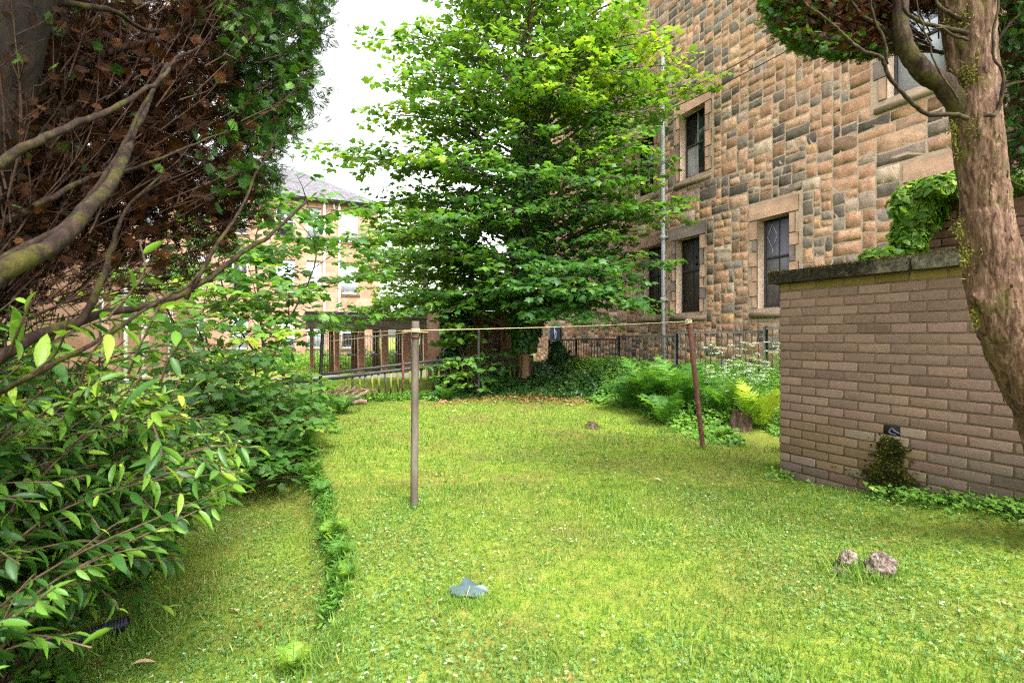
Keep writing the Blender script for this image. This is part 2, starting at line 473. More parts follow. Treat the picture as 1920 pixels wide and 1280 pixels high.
def tenement_mat():
    m, nt, p, out = newmat('warm_ashlar')
    tc = nt.nodes.new('ShaderNodeTexCoord').outputs['Object']
    mp = nt.nodes.new('ShaderNodeMapping'); mp.inputs['Rotation'].default_value = (math.radians(90), 0, 0)
    sp = nt.nodes.new('ShaderNodeSeparateXYZ'); nt.links.new(tc, sp.inputs[0])
    cb = nt.nodes.new('ShaderNodeCombineXYZ')
    nt.links.new(math1(nt, 'ADD', sp.outputs[0], sp.outputs[1]), cb.inputs[0]); nt.links.new(sp.outputs[2], cb.inputs[1])
    b = N(nt, 'TexBrick', Scale=1.0); b.offset = .5
    nt.links.new(cb.outputs[0], b.inputs['Vector'])
    for k, v in (('Color1', (.31, .158, .098, 1)), ('Color2', (.40, .235, .16, 1)), ('Mortar', (.30, .21, .16, 1)), ('Mortar Size', .012), ('Brick Width', .62), ('Row Height', .3), ('Bias', .1)):
        b.inputs[k].default_value = v
    c = mixc(nt, b.outputs['Color'], ramp(nt, noise(nt, 1.1, 6, .75, tc), [(.3, (.62, .58, .55)), (.6, (1.1, 1.08, 1.05))]), 1.0, 'MULTIPLY')
    nt.links.new(c, p.inputs['Base Color']); p.inputs['Roughness'].default_value = .9
    bump(nt, p, math1(nt, 'ADD', noise(nt, 24, 5, .7, tc), math1(nt, 'MULTIPLY', b.outputs['Fac'], -1.2)), .5, .02)
    return m
M['tenement'] = tenement_mat()
def redbrick_mat(name, c1, c2, mort):
    m, nt, p, out = newmat(name)
    tc = nt.nodes.new('ShaderNodeTexCoord').outputs['Object']
    sp = nt.nodes.new('ShaderNodeSeparateXYZ'); nt.links.new(tc, sp.inputs[0])
    cb = nt.nodes.new('ShaderNodeCombineXYZ')
    nt.links.new(math1(nt, 'ADD', sp.outputs[0], sp.outputs[1]), cb.inputs[0]); nt.links.new(sp.outputs[2], cb.inputs[1])
    b = N(nt, 'TexBrick', Scale=1.0); nt.links.new(cb.outputs[0], b.inputs['Vector'])
    for k, v in (('Color1', (*c1, 1)), ('Color2', (*c2, 1)), ('Mortar', (*mort, 1)), ('Mortar Size', .008), ('Brick Width', .225), ('Row Height', .075)):
        b.inputs[k].default_value = v
    c = mixc(nt, b.outputs['Color'], ramp(nt, noise(nt, 5, 6, .75, tc), [(.3, (.6,) * 3), (.65, (1.15,) * 3)]), 1.0, 'MULTIPLY')
    nt.links.new(c, p.inputs['Base Color']); p.inputs['Roughness'].default_value = .9
    bump(nt, p, math1(nt, 'ADD', noise(nt, 60, 4, .7, tc), math1(nt, 'MULTIPLY', b.outputs['Fac'], -1.5)), .6, .008)
    return m
M['redbrick'] = redbrick_mat('shed_red_brick', (.20, .085, .045), (.28, .13, .075), (.20, .15, .11))
M['slate'] = redbrick_mat('roof_slate', (.085, .08, .095), (.15, .14, .16), (.04, .04, .045))

# ---------------------------------------------------------------- ground sheet
def graded(lo, hi, step, far, k=22):
    c = np.arange(lo, hi + 1e-6, step)
    e = np.geomspace(step, far, k)
    return np.concatenate([lo - e[::-1], c, hi + e])
gx = graded(-7, 9, .07, 380); gy = graded(-1, 14, .07, 380)
X, Y = np.meshgrid(gx, gy)
Z = ground(X, Y) + .006 * vnoise(np.stack([X, Y, X * 0 + 9], -1), 18)
g = Geo(); nx = len(gx); ny = len(gy)
i = (np.arange(ny - 1)[:, None] * nx + np.arange(nx - 1)[None]).ravel()
g.add(np.stack([X, Y, Z], -1).reshape(-1, 3), np.stack([i, i + 1, i + nx + 1, i + nx], -1))
o = g.build('ground', M['ground'], None, True); tag(o, kind='structure')

# path in front of the shelter
pw = [front_u(380, 19.4)[0], 6.2]
g = Geo()
us = np.linspace(-6.0, 6.0, 40)
for a, b in zip(us[:-1], us[1:]):
    q = []
    for (u, w) in ((a, 18.6), (b, 18.6), (b, 20.7), (a, 20.7)):
        x, y, _ = site(u, w); q.append((x, y, float(ground(x, y)) + .03))
    g.add(q, [(0, 1, 2, 3)])
tag(g.build('path', M['asphalt']), kind='structure')

# ---------------------------------------------------------------- rubble building on the right
UB = 8.6
SXJ = wall_w(1560, UB)[0]
ZB0, ZB1 = -.3, 10.4
S0, S1 = .4, 17.2
def bspan(pa, pb): 
    return wall_w(pb, UB)[0], wall_w(pa, UB)[0]
def zat(px, py, u=UB): 
    d = wall_w(px, u)[1]; return CAMZ + (HY - py) / F * d
G_SILL, G_TOP = CAMZ + .56, CAMZ + 2.33
F_SILL, F_TOP = CAMZ + 3.74, CAMZ + 5.3
wins = []   # (s0, s1, z0, z1, kind, label)
for pa, pb, kind, lab in ((1268, 1312, 'mesh', 'dark sash window with four round vent holes'), (1421, 1480, 'bluemesh', 'blue grey screened window with a diamond in its upper pane'),
                     (1207, 1240, 'mesh', 'dark screened window left of the drainpipe'), (1080, 1104, 'blue', None), (1722, 1800, 'mesh', None)):
    a, b = bspan(pa, pb); wins.append((a, b, G_SILL, G_TOP, kind, lab))
for pa, pb, kind, lab in ((1275, 1322, 'sash', 'dark sash window right of the drainpipe'), (1190, 1226, 'sash', None), (1664, 1772, 'pale', 'pale window with a painted sky reflection behind the conifer limb')):
    a, b = bspan(pa, pb); wins.append((a, b, F_SILL, F_TOP, kind, lab))
bx, by, _ = site(UB, 0)
bld = thing('stone_building', 'tall sandstone rubble building with patchwork of tan and black stones rising behind the railings', 'building', (bx, by, 0), PHI)
def rects_minus(s0, s1, z0, z1, ops):
    ss = sorted({s0, s1, *[v for o in ops for v in o[:2] if s0 < v < s1]})
    out = []
    for a, b in zip(ss[:-1], ss[1:]):
        m = (a + b) / 2; z = z0
        for o in sorted([o for o in ops if o[0] < m < o[1]], key=lambda o: o[2]):
            if o[2] > z: out.append((a, b, z, o[2]))
            z = max(z, o[3])
        if z < z1: out.append((a, b, z, z1))
    return out
# mortar core: sheets round the openings plus the body behind
g = Geo()
for a, b, z0, z1 in rects_minus(S0, S1, ZB0, ZB1, wins):
    g.add([(0, a, z0), (0, b, z0), (0, b, z1), (0, a, z1)], [(0, 3, 2, 1)])
for (a, b, z0, z1, *_ ) in wins:      # reveals
    D = .26
    g.add([(0, a, z0), (0, b, z0), (0, b, z1), (0, a, z1), (D, a, z0), (D, b, z0), (D, b, z1), (D, a, z1)],
          [(0, 1, 5, 4), (1, 2, 6, 5), (2, 3, 7, 6), (3, 0, 4, 7), (4, 5, 6, 7)])
g.add([(0, S0, ZB0), (0, S1, ZB0), (0, S1, ZB1), (0, S0, ZB1), (9, S0, ZB0), (9, S1, ZB0), (9, S1, ZB1), (9, S0, ZB1)],
      [(1, 5, 6, 2), (0, 3, 7, 4), (3, 2, 6, 7), (4, 7, 6, 5)])
wall_core = g.build('wall', M['mortar'], bld)

PAL = [(.41, .235, .145), (.36, .20, .122), (.45, .28, .185), (.30, .165, .10), (.43, .245, .125), (.46, .35, .26), (.22, .135, .088), (.30, .225, .175)]
PW = [.2, .18, .18, .11, .10, .08, .08, .07]
DARK = [(.075, .066, .06), (.10, .087, .077), (.12, .10, .085), (.16, .138, .115), (.19, .155, .125), (.21, .18, .155)]
def stone_col(s, z):
    dk = (.22 if s > SXJ else .08) + .24 * float(vnoise(np.array([[s, z, 0.]]), .45)[0])
    if s > 8.0: dk += .06
    if random.random() < dk: c = np.array(random.choice(DARK))
    else: c = np.array(PAL[rng.choice(8, p=PW)])
    big_ = float(vnoise(np.array([[s, z * 1.6, 4.]]), .8)[0])
    c = c * .9 + np.array((.385, .25, .165)) * .10
    return np.clip(c * random.uniform(.88, 1.14) * (1.08 + .22 * big_), 0, 1)
CS, CZ = .07, .055
ns, nz = int((S1 - S0) / CS), int((ZB1 - ZB0) / CZ)
occ = np.zeros((nz, ns), bool)
for (a, b, z0, z1, *_ ) in wins:
    occ[int((z0 - .22 - ZB0) / CZ):int((z1 + .30 - ZB0) / CZ) + 1, max(0, int((a - .2 - S0) / CS)):int((b + .2 - S0) / CS) + 1] = True
g = Geo()
def add_stone(g, s, z, w, h, col, prot, jit=.012, rgh=.010):
    ins = min(.008, w * .2, h * .2)
    xs = np.array([0, ins, w * .36, w * .68, w - ins, w]); zs = np.array([0, ins, h * .5, h - ins, h])
    XX, ZZ = np.meshgrid(xs, zs)
    edge = np.zeros(XX.shape, bool); edge[0] = edge[-1] = True; edge[:, 0] = edge[:, -1] = True
    dpt = np.where(edge, -.003, prot + rng.normal(0, rgh, XX.shape))
    # uneven outline
    js = rng.normal(0, jit * .5, XX.shape); jz = rng.normal(0, jit * .45, XX.shape)
    k = np.where(edge, 1, .6)
    V = np.stack([-dpt, s + XX + js * k, z + ZZ + jz * k], -1).reshape(-1, 3)
    n = 6; ii = (np.arange(4)[:, None] * n + np.arange(5)[None]).ravel()
    g.add(V, np.stack([ii, ii + n, ii + n + 1, ii + 1], -1), None, col)
for r in range(nz):
    c = 0
    while c < ns:
        if occ[r, c]: c += 1; continue
        free = 1
        while c + free < ns and not occ[r, c + free]: free += 1
        jc = int((SXJ - S0) / CS)
        if c < jc < c + free: free = jc - c
        ash = c < jc
        big = random.random()
        w = random.randint(3, 7) if big > .3 else random.randint(2, 3)
        h = random.choice([3, 3, 4, 4, 5]) if big > .25 else random.choice([2, 2, 3])
        if ash: w = random.randint(4, 9); h = random.choice([3, 4, 4, 5])
        if free - w < 2 and free <= 10: w = free
        w = min(w, free); hh = 1
        while hh < h and r + hh < nz and not occ[r + hh, c:c + w].any(): hh += 1
        occ[r:r + hh, c:c + w] = True
        s = S0 + c * CS; z = ZB0 + r * CZ
        gap = random.uniform(.007, .014)
        add_stone(g, s + gap, z + gap, w * CS - 2 * gap, hh * CZ - 2 * gap, stone_col(s, z), random.uniform(.002, .006), .018, .0022)
        c += w
fix = g.build('stonework', M['stone'], bld)
for idx, (a, b, z0, z1, kind, lab) in enumerate(wins):
    fr = Geo(); D = .17
    t = .045
    fr.bbox(D, D + .05, a, a + t, z0, z1); fr.bbox(D, D + .05, b - t, b, z0, z1)
    fr.bbox(D - .002, D + .052, a + t, b - t, z1 - t, z1); fr.bbox(D - .002, D + .052, a + t, b - t, z0, z0 + t)
    zm = (z0 + z1) / 2 + (.12 if kind in ('mesh', 'bluemesh', 'blue') else .02)
    fr.bbox(D - .01, D + .055, a + t, b - t, zm - .022, zm + .022)
    f = fr.build('window', M['frame'], bld)
    if lab: f['label'] = lab
    mid = (a + b) / 2
    bars = Geo()
    bars.bbox(D + .004, D + .03, mid - .011, mid + .011, zm + .022, z1 - t); bars.bbox(D + .004, D + .03, mid - .011, mid + .011, z0 + t, zm - .022)
    bars.build('glazing_bar', M['pipe'] if kind in ('sash', 'pale') else M['frame'], f)
    pm = {'sash': 'glass', 'pale': 'skyglass', 'mesh': 'meshdark', 'blue': 'meshglass', 'bluemesh': 'meshglass'}[kind]
    pg = Geo()
    pg.box(D + .02, D + .026, a + t, b - t, z0 + t, z1 - t)
    pane = pg.build('pane', M[pm], f)
    if kind == 'sash' and idx == 5:
        cg = Geo()
        cg.bbox(D + .012, D + .018, mid + .02, b - t - .015, z0 + t + .005, zm - .03); cg.bbox(D + .006, D + .0115, mid + .07, b - t - .06, z0 + t + .05, zm - .12)
        cg.build('shutter', M['shutter'], f)
    if kind == 'bluemesh':
        lead = Geo(); cx, cz = mid + .16, zm + .42
        for (p, q) in (((0, .24), (.11, 0)), ((.11, 0), (0, -.24)), ((0, -.24), (-.11, 0)), ((-.11, 0), (0, .24)), ((0, -.24), (0, -.36))):
            lead.tube([(D + .012, cx + p[0], cz + p[1]), (D + .012, cx + q[0], cz + q[1])], .007, 5)
        lead.build('leading', M['pipe'], f)
    if idx == 0:
        for dy in (-.06, .12):
            for dz in (.12, .28):
                v = Geo()
                yy = a + .16 + dy; zz = zm + dz + .02
                v.tube([(D + .008, yy, zz), (D + .019, yy, zz)], .035, 12)
                v.build('vent_hole', M['black'], f)  # black discs painted as the shade inside the vents
    sur = Geo()
    def cc(): return np.array((.245, .158, .10)) * random.uniform(.75, 1.1) if random.random() > .16 else np.array((.10, .08, .065))
    sur.bbox(-.022, .06, a - .20, b + .20, z1 + .004, z1 + .30, .008, col=cc())
    z = z0; k = idx
    while z < z1 - .02:
        h = min(random.choice([.24, .3, .36]), z1 - z)
        if z1 - z - h < .12: h = z1 - z
        for sd in (0, 1):
            ww = .20 if (k + sd) % 2 else .13
            y0, y1 = (a - ww, a) if sd == 0 else (b, b + ww)
            sur.bbox(-.016 - random.random() * .006, D, y0 + .004, y1 - .004 if sd == 0 else y1, z + .004, z + h - .004, .007, col=cc())
        z += h; k += 1
    sur.build('surround', M['dressed'], f)
    sl = Geo()
    sl.add([(-.05, a - .18, z0 - .19), (-.05, b + .18, z0 - .19), (-.05, b + .18, z0 - .11), (-.05, a - .18, z0 - .11), (D, a - .18, z0 - .19), (D, b + .18, z0 - .19), (D, b + .18, z0 + .002), (D, a - .18, z0 + .002)],
           [(0, 3, 2, 1), (3, 7, 6, 2), (4, 5, 6, 7), (0, 1, 5, 4), (1, 2, 6, 5), (0, 4, 7, 3)], col=(.22, .165, .11))
    sl.build('sill', M['dressed'], f)
# eaves course and gutter
g = Geo(); g.bbox(-.16, .3, S0, S1, ZB1, ZB1 + .22, .02, col=(.26, .19, .12)); g.build('eaves', M['dressed'], bld)
g = Geo(); g.add([(-.25, S0, ZB1 + .23), (-.25, S1, ZB1 + .23), (4.5, S1 - 3, ZB1 + 3.6), (4.5, S0 + 3, ZB1 + 3.6), (9.2, S0, ZB1 + .23), (9.2, S1, ZB1 + .23)], [(0, 1, 2, 3), (5, 4, 3, 2), (1, 5, 2), (4, 0, 3)])
g.build('roof', M['slate'], bld)
# downpipe with collars
sp = wall_w(1250, UB)[0]
g = Geo(); zt = CAMZ + 7.6
g.tube([(-.11, sp, -.1), (-.11, sp, 3), (-.11, sp, zt - .1), (-.05, sp, zt)], .052, 12)
for z in np.arange(.6, zt, 1.55):
    g.tube([(-.11, sp, z - .05), (-.11, sp, z + .06)], .066, 12)
    g.box(-.1, .0, sp - .08, sp + .08, z - .012, z + .012)
g.build('drainpipe', M['pipe'], bld, True)
# notice board fixed low on the wall
sg = thing('notice_board', 'small dark blue notice board with white scribble on the low stone wall behind the tree', 'sign', (bx, by, 0), PHI)
a, b = bspan(1034, 1054); z0, z1 = zat(1044, 637), zat(1044, 611)
g = Geo(); g.bbox(-.075, -.035, a, b, z0, z1, .006); pnl = g.build('board', rough_mat('blue_board', [(.3, (.012, .018, .04)), (.7, (.025, .035, .07))], 5), sg)
g = Geo(); cy, cz = (a + b) / 2, (z0 + z1) / 2; L = (z1 - z0)
pts = [(-.08, cy - .05 + .09 * math.cos(t) * (1 - t / 9), cz + L * .22 * math.sin(t * 1.0) - .02 * t) for t in np.linspace(0, 7, 26)]
g.tube(pts, .011, 5)
g.tube([(-.08, cy + .02, cz + L * .34), (-.08, cy - .02, cz - L * .3)], .011, 5)
g.build('scribble', M['white'], sg)
# overhead cables from the wall towards the tree
for k, (pa, ya, pb, yb, dd) in enumerate(((1478, 66, 1190, 214, 11.6), (1500, 82, 1205, 226, 11.8))):
    s_, d_ = wall_w(pa, UB)
    A = W(pa, ya, d_ - .03); B = W(pb, yb, dd)
    t = np.linspace(0, 1, 14)[:, None]; P = A + (B - A) * t; P[:, 2] -= .25 * (t * (1 - t))[:, 0]
    g = Geo(); g.tube(P, .009, 5)
    c = g.build('cable', M['wire']); tag(c, ['upper of two thin black cables slung from the stone wall into the leafy tree', 'lower of two thin black cables slung from the stone wall into the leafy tree'][k], 'cable', 'overhead cables')

# ---------------------------------------------------------------- pale tenement far behind
WT = 31.9
tx, ty, _ = site(0, WT)
ten = thing('tenement', 'far sandstone tenement with slate hip roof and tall white framed windows', 'building', (tx, ty, 0), PHI)
ZT = CAMZ + 8.15
cols_u = [front_u(p, WT)[0] for p in (656, 588.5, 535)] + [-2.6, -4.7, -6.8, -8.9, -11, -13.1, -15.2, -17.3, -19.4]
ops = []
for ci, u in enumerate(cols_u):
    hw = .5 if ci in (0, 2) else .4
    for fi, (z0, z1) in enumerate(((CAMZ + 5.75, CAMZ + 7.65), (CAMZ + 2.55, CAMZ + 4.5), (CAMZ - .75, CAMZ + 1.15))):
        ops.append((u - hw, u + hw, z0, z1, 'blind' if (ci + fi * 2) % 3 == 0 else 'skyglass' if (ci + fi) % 2 else 'glass'))
g = Geo(); U0, U1 = -22, 5.0
for a, b, z0, z1 in rects_minus(U0, U1, -1.5, ZT, ops): g.add([(a, 0, z0), (b, 0, z0), (b, 0, z1), (a, 0, z1)], [(0, 1, 2, 3)])
for (a, b, z0, z1, _) in ops:
    D = .2
    g.add([(a, 0, z0), (b, 0, z0), (b, 0, z1), (a, 0, z1), (a, D, z0), (b, D, z0), (b, D, z1), (a, D, z1)], [(0, 4, 5, 1), (1, 5, 6, 2), (2, 6, 7, 3), (3, 7, 4, 0)])
g.add([(U0, 0, -1.5), (U1, 0, -1.5), (U1, 0, ZT), (U0, 0, ZT), (U0, 10, -1.5), (U1, 10, -1.5), (U1, 10, ZT), (U0, 10, ZT)], [(1, 5, 6, 2), (0, 3, 7, 4), (4, 7, 6, 5)])
g.build('wall', M['tenement'], ten)
g = Geo(); ov = .35
g.add([(U0, -ov, ZT), (U1 + ov, -ov, ZT), (U1 - 4.6, 5, ZT + 3.1), (U0, 5, ZT + 3.1), (U0, 10 + ov, ZT), (U1 + ov, 10 + ov, ZT)], [(0, 1, 2, 3), (1, 5, 2), (5, 4, 3, 2)])
g.build('roof', M['slate'], ten)
g = Geo(); g.bbox(U0, U1 + ov + .05, -ov - .08, -ov + .05, ZT - .13, ZT + .0, .02); g.bbox(U0, U1 + .02, -ov + .05, 0, ZT - .18, ZT - .01, .01)
g.build('gutter', M['felt'], ten)
for (a, b, z0, z1, k) in ops:
    fr = Geo(); D = .12
    fr.box(a, a + .07, D, D + .06, z0, z1); fr.box(b - .07, b, D, D + .06, z0, z1); fr.box(a + .07, b - .07, D - .002, D + .062, z1 - .07, z1); fr.box(a + .07, b - .07, D - .002, D + .062, z0, z0 + .07)
    fr.box(a + .07, b - .07, D - .004, D + .05, (z0 + z1) / 2 - .03, (z0 + z1) / 2 + .03)
    f = fr.build('window', M['white'], ten)
    pg = Geo(); pg.box(a + .07, b - .07, D + .02, D + .03, z0 + .07, z1 - .07); pg.build('pane', M[k], f)
    sl = Geo(); sl.bbox(a - .1, b + .1, -.06, .18, z0 - .14, z0, .01, col=(.42, .30, .19)); sl.build('sill', M['dressed'], f)
for pxp, ztop in ((608, ZT + .05), (636, ZT - .3)):
    u = front_u(pxp, WT)[0]
    g = Geo(); g.tube([(u, -.09, -1.4), (u, -.09, ztop)], .06, 8)
    for z in np.arange(0, ztop, 1.8): g.tube([(u, -.09, z - .06), (u, -.09, z + .06)], .08, 8)
    if pxp == 636: g.tube([(u, -.09, ztop), (u - .0, -.25, ztop + .28), (u, -.38, ztop + .3)], .05, 8); g.tube([(u, -.09, ztop - .5), (u - .3, -.09, ztop - .15), (u - .3, -.09, ztop + .1)], .045, 8)
    g.build('drainpipe', M['white'], ten, True)

# lower wing on the left
UA = -4.3
ax_, ay_, _ = site(UA, 0)
ann = thing('annexe', 'low sandstone wing with a moulded cornice on the left, mostly behind leaves', 'building', (ax_, ay_, 0), PHI)
ZA = CAMZ + 2.62
ops = []
for pa, pb in ((185, 204), (8, 26), (268, 279), (322, 330), (348, 353)):
    r1, d1 = wall_w(pa, UA); r2, d2 = wall_w(pb, UA)
    ops.append((r1, r2, CAMZ - .2, CAMZ + 1.95))
g = Geo(); WA0, WA1 = 5.0, 29.1
for a, b, z0, z1 in rects_minus(WA0, WA1, -1.5, ZA, ops): g.add([(0, a, z0), (0, b, z0), (0, b, z1), (0, a, z1)], [(0, 1, 2, 3)])
for (a, b, z0, z1) in ops:
    D = -.2
    g.add([(0, a, z0), (0, b, z0), (0, b, z1), (0, a, z1), (D, a, z0), (D, b, z0), (D, b, z1), (D, a, z1)], [(0, 4, 5, 1), (1, 5, 6, 2), (2, 6, 7, 3), (3, 7, 4, 0)])
g.add([(0, WA0, -1.5), (0, WA1, -1.5), (0, WA1, ZA), (0, WA0, ZA), (-8, WA0, -1.5), (-8, WA1, -1.5), (-8, WA1, ZA), (-8, WA0, ZA)], [(1, 5, 6, 2), (0, 3, 7, 4), (4, 7, 6, 5)])
g.build('wall', M['tenement'], ann)
g = Geo(); g.bbox(-.3, .22, WA0 - .2, WA1 + .2, ZA, ZA + .14, .02, col=(.30, .21, .13)); g.bbox(-.3, .1, WA0 - .1, WA1 + .1, ZA - .2, ZA - .003, .03, col=(.36, .26, .16))
g.build('cornice', M['dressed'], ann)
g = Geo(); g.add([(.1, WA0, ZA + .145), (.1, WA1, ZA + .145), (-4, WA1 - 3, ZA + 1.7), (-4, WA0, ZA + 1.7), (-8, WA0, ZA + .145), (-8, WA1, ZA + .145)], [(0, 1, 2, 3), (5, 4, 3, 2), (1, 5, 2)])
g.build('roof', M['slate'], ann)
for (a, b, z0, z1) in ops:
    fr = Geo(); D = -.16; t = min(.07, (b - a) * .15)
    fr.box(D, D + .06, a, a + t, z0, z1); fr.box(D, D + .06, b - t, b, z0, z1); fr.box(D - .002, D + .062, a + t, b - t, z1 - .07, z1); fr.box(D - .002, D + .062, a + t, b - t, z0, z0 + .07)
    fr.box(D, D + .05, a + t, b - t, (z0 + z1) / 2 - .03, (z0 + z1) / 2 + .03)
    f = fr.build('window', M['white'], ann)
    pg = Geo(); pg.box(D + .02, D + .03, a + t, b - t, z0 + .07, z1 - .07); pg.build('pane', M['glass'], f)
for pxp in (228, 262, 312, 362):
    w_, _ = wall_w(pxp, UA)
    g = Geo(); g.tube([(.09, w_, -1.3), (.09, w_, ZA - .45), (.2, w_, ZA - .2), (.27, w_, ZA + .05)], .06, 8)
    for z in (0., 1.5): g.tube([(.09, w_, z - .06), (.09, w_, z + .06)], .08, 8)
    g.build('drainpipe', M['white'], ann, True)
# ---------------------------------------------------------------- open bin shelter in the middle distance
WS = 21.0
shx, shy, _ = site(0, WS)
zs0 = float(ground(*site(3, WS)[:2]))
zf0, zf1 = CAMZ + .27, CAMZ + .97
she = thing('bin_shelter', 'open brick bin shelter with black board fascia and iron gates beyond the broken railing', 'shelter', (shx, shy, zs0), PHI)
uL, uR = front_u(578, WS)[0], front_u(800, WS)[0]
def zz(z): return z - zs0
g = Geo()
for k in range(5):
    h = (zf1 - .22 - zf0) / 5
    g.bbox(uL, uR, -.03 - .006 * (k % 2), .02, zz(zf0 + k * h) + .006, zz(zf0 + (k + 1) * h) - .004, .006)
g.box(uL, uR, .022, .04, zz(zf0), zz(zf1 - .22)); g.bbox(uL - .02, uL + .02, .041, 3.0, zz(zf0), zz(zf1 - .22), .006)
g.build('fascia', M['wood'], she)
g = Geo(); g.bbox(uL - .12, uR + .1, -.14, 3.2, zz(zf1 - .22), zz(zf1), .02); g.build('roof', M['felt'], she)
pil = []
for pa, pb in ((581, 588.5), (627.5, 637), (672, 684), (716, 728), (756, 771), (795, 806)):
    a, b = front_u(pa, WS)[0], front_u(pb, WS)[0]
    g = Geo(); g.bbox(a, b, 0.03, .03 + (b - a), -.1, zz(zf0 + .1), .004); g.build('pillar', M['redbrick'], she); pil.append((a, b))
for pa, pb in ((617, 625), (659, 671), (700, 712), (744, 756)):
    a, b = front_u(pa, WS + 2.4)[0], front_u(pb, WS + 2.4)[0]
    g = Geo(); g.bbox(a, b, 2.4, 2.4 + (b - a), -.1, zz(zf0 + .1), .004); g.build('pillar', M['redbrick'], she)
for (a0, a1), (b0, b1) in zip(pil[:-1], pil[1:]):
    g = Geo(); zt = zz(zf0) - .22
    n = 6
    for k in range(n + 1):
        u = a1 + .03 + (b0 - a1 - .06) * k / n
        g.tube([(u, .12, .06), (u, .12, zt + (.08 * math.sin(k / n * math.pi)))], .011, 5)
    for z in (.1, zt * .5, zt * .97): g.box(a1 + .01, b0 - .01, .105, .135, z - .014, z + .014)
    c = (a1 + b0) / 2
    t = np.linspace(0, 2 * math.pi, 14)
    g.tube(np.stack([c + .13 * np.cos(t), 0 * t + .12, zt * .86 + .13 * np.sin(t)], -1), .009, 5)
    g.box(c - .06, c + .06, .09, .15, zt * .48, zt * .58)
    g.build('gate', M['rail'], she)
# low brick side wall joined to the shelter
g = Geo(); a, b = front_u(806, WS)[0], front_u(905, WS)[0]
g.bbox(a + .005, b, .06, .28, -.1, zz(CAMZ + .9), .01)
g.build('side_wall', M['redbrick'], she)

# brick hut behind the ivy-clad tree
WH = 12.5
zh = float(ground(*site(4.8, WH)[:2]))
hx, hy, _ = site(0, WH)
hut = thing('brick_hut', 'small brick hut with dark timber fascia and a blocked window behind the ivy trunk', 'hut', (hx, hy, zh), PHI)
a, b = front_u(838, WH)[0], front_u(978, WH)[0]
c0, c1 = front_u(905, WH)[0], front_u(941, WH)[0]
top = 1.75
g = Geo()
g.box(a, c0, 0, .2, -.2, top); g.box(c1, b, 0, .2, -.2, top); g.box(c0, c1, 0.001, .2, -.2, .45); g.box(c0, c1, 0.001, .2, 1.6, top)
g.box(a, a + .2, .2, 2, -.2, top); g.box(b - .2, b, .2, 2, -.2, top)
g.build('wall', M['redbrick'], hut)
g = Geo(); g.box(c0 + .02, c1 - .02, .06, .16, .45, 1.6); g.build('blocked_window', redbrick_mat('blocking_brick', (.10, .045, .028), (.24, .15, .09), (.16, .12, .09)), hut)
g = Geo()
for u in (c0, c1): g.bbox(u - .03, u + .03, -.03, .05, -.1, 1.63)
g.bbox(c0 - .03, c1 + .03, -.035, .05, 1.63, 1.69); g.bbox(c0 + .03, c1 - .03, -.025, .05, .42, .47)
g.build('window_frame', M['framewood'], hut)
g = Geo()
for k in range(3): g.bbox(a - .1, b + .12, -.12 - .008 * (k % 2), -.08, top - .12 + k * .13, top + k * .13, .006)
g.build('fascia', M['wood'], hut)
g = Geo(); g.bbox(a - .15, b + .16, -.15, 2.2, top + .28, top + .38, .02); g.build('roof', M['felt'], hut)

# ---------------------------------------------------------------- brick enclosure on the right
P1 = W(1463, 885, 4.47)
DV = np.array([-480., 935.]) / math.hypot(480, 935)
WPHI = math.atan2(-DV[0], DV[1])
bw = thing('brick_wall', 'mauve brick garden wall with mossy concrete coping and a drain hole above a dark moss stain', 'wall', (P1[0], P1[1], 0), WPHI)
# local: x outward from the viewer, y along the wall away from the viewer, z up
ZTOP = CAMZ + .469; NC = 24; CH = .075
LEN = 6.0; TH = .33
ZBOT = ZTOP - NC * CH
g = Geo(); g.box(-.0005, TH, -LEN, -.006, ZBOT - .3, ZTOP - .001); g.build('mortar_core', M['brick_mortar'], bw)
hole_y = -None if False else None
def wall_local(px, py):
    """wall-plane coordinates of a photo point"""
    r = (px - CX) / F
    n = np.array([math.cos(WPHI), math.sin(WPHI)])
    d = (n @ P1[:2]) / (n @ np.array([r, 1]))
    p = np.array([r * d, d]) - P1[:2]
    return p @ DV, CAMZ + (HY - py) / F * d
hy0, hz0 = wall_local(1688, 816); hy1, hz1 = wall_local(1657, 793)
row_h = int(round((ZTOP - (hz0 + hz1) / 2) / CH - .5))
def brick_colour(y, z, n):
    c = np.array((.225, .147, .115)) * random.uniform(.80, 1.12)
    c = c * np.array([1, random.uniform(.97, 1.02), random.uniform(.94, 1.04)])
    hgt = z - (ZTOP - 1.7)
    if n == 0: c = np.array((.17, .125, .035)) * random.uniform(.75, 1.1)      # algae-green top course
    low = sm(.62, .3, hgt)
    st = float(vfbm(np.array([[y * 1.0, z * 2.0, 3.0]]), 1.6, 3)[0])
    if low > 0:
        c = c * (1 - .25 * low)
        if st > .10: c = c * (1 - .4 * low) + np.array((.21, .155, .06)) * .4 * low
        elif st < .0: c = c * (1 - .5 * low) + np.array((.15, .13, .10)) * .5 * low
    if low > .25 and random.random() < .16: c = c * .75 + np.array((.30, .275, .235)) * .25
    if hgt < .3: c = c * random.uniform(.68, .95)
    if random.random() < .05: c = c * .75
    return c
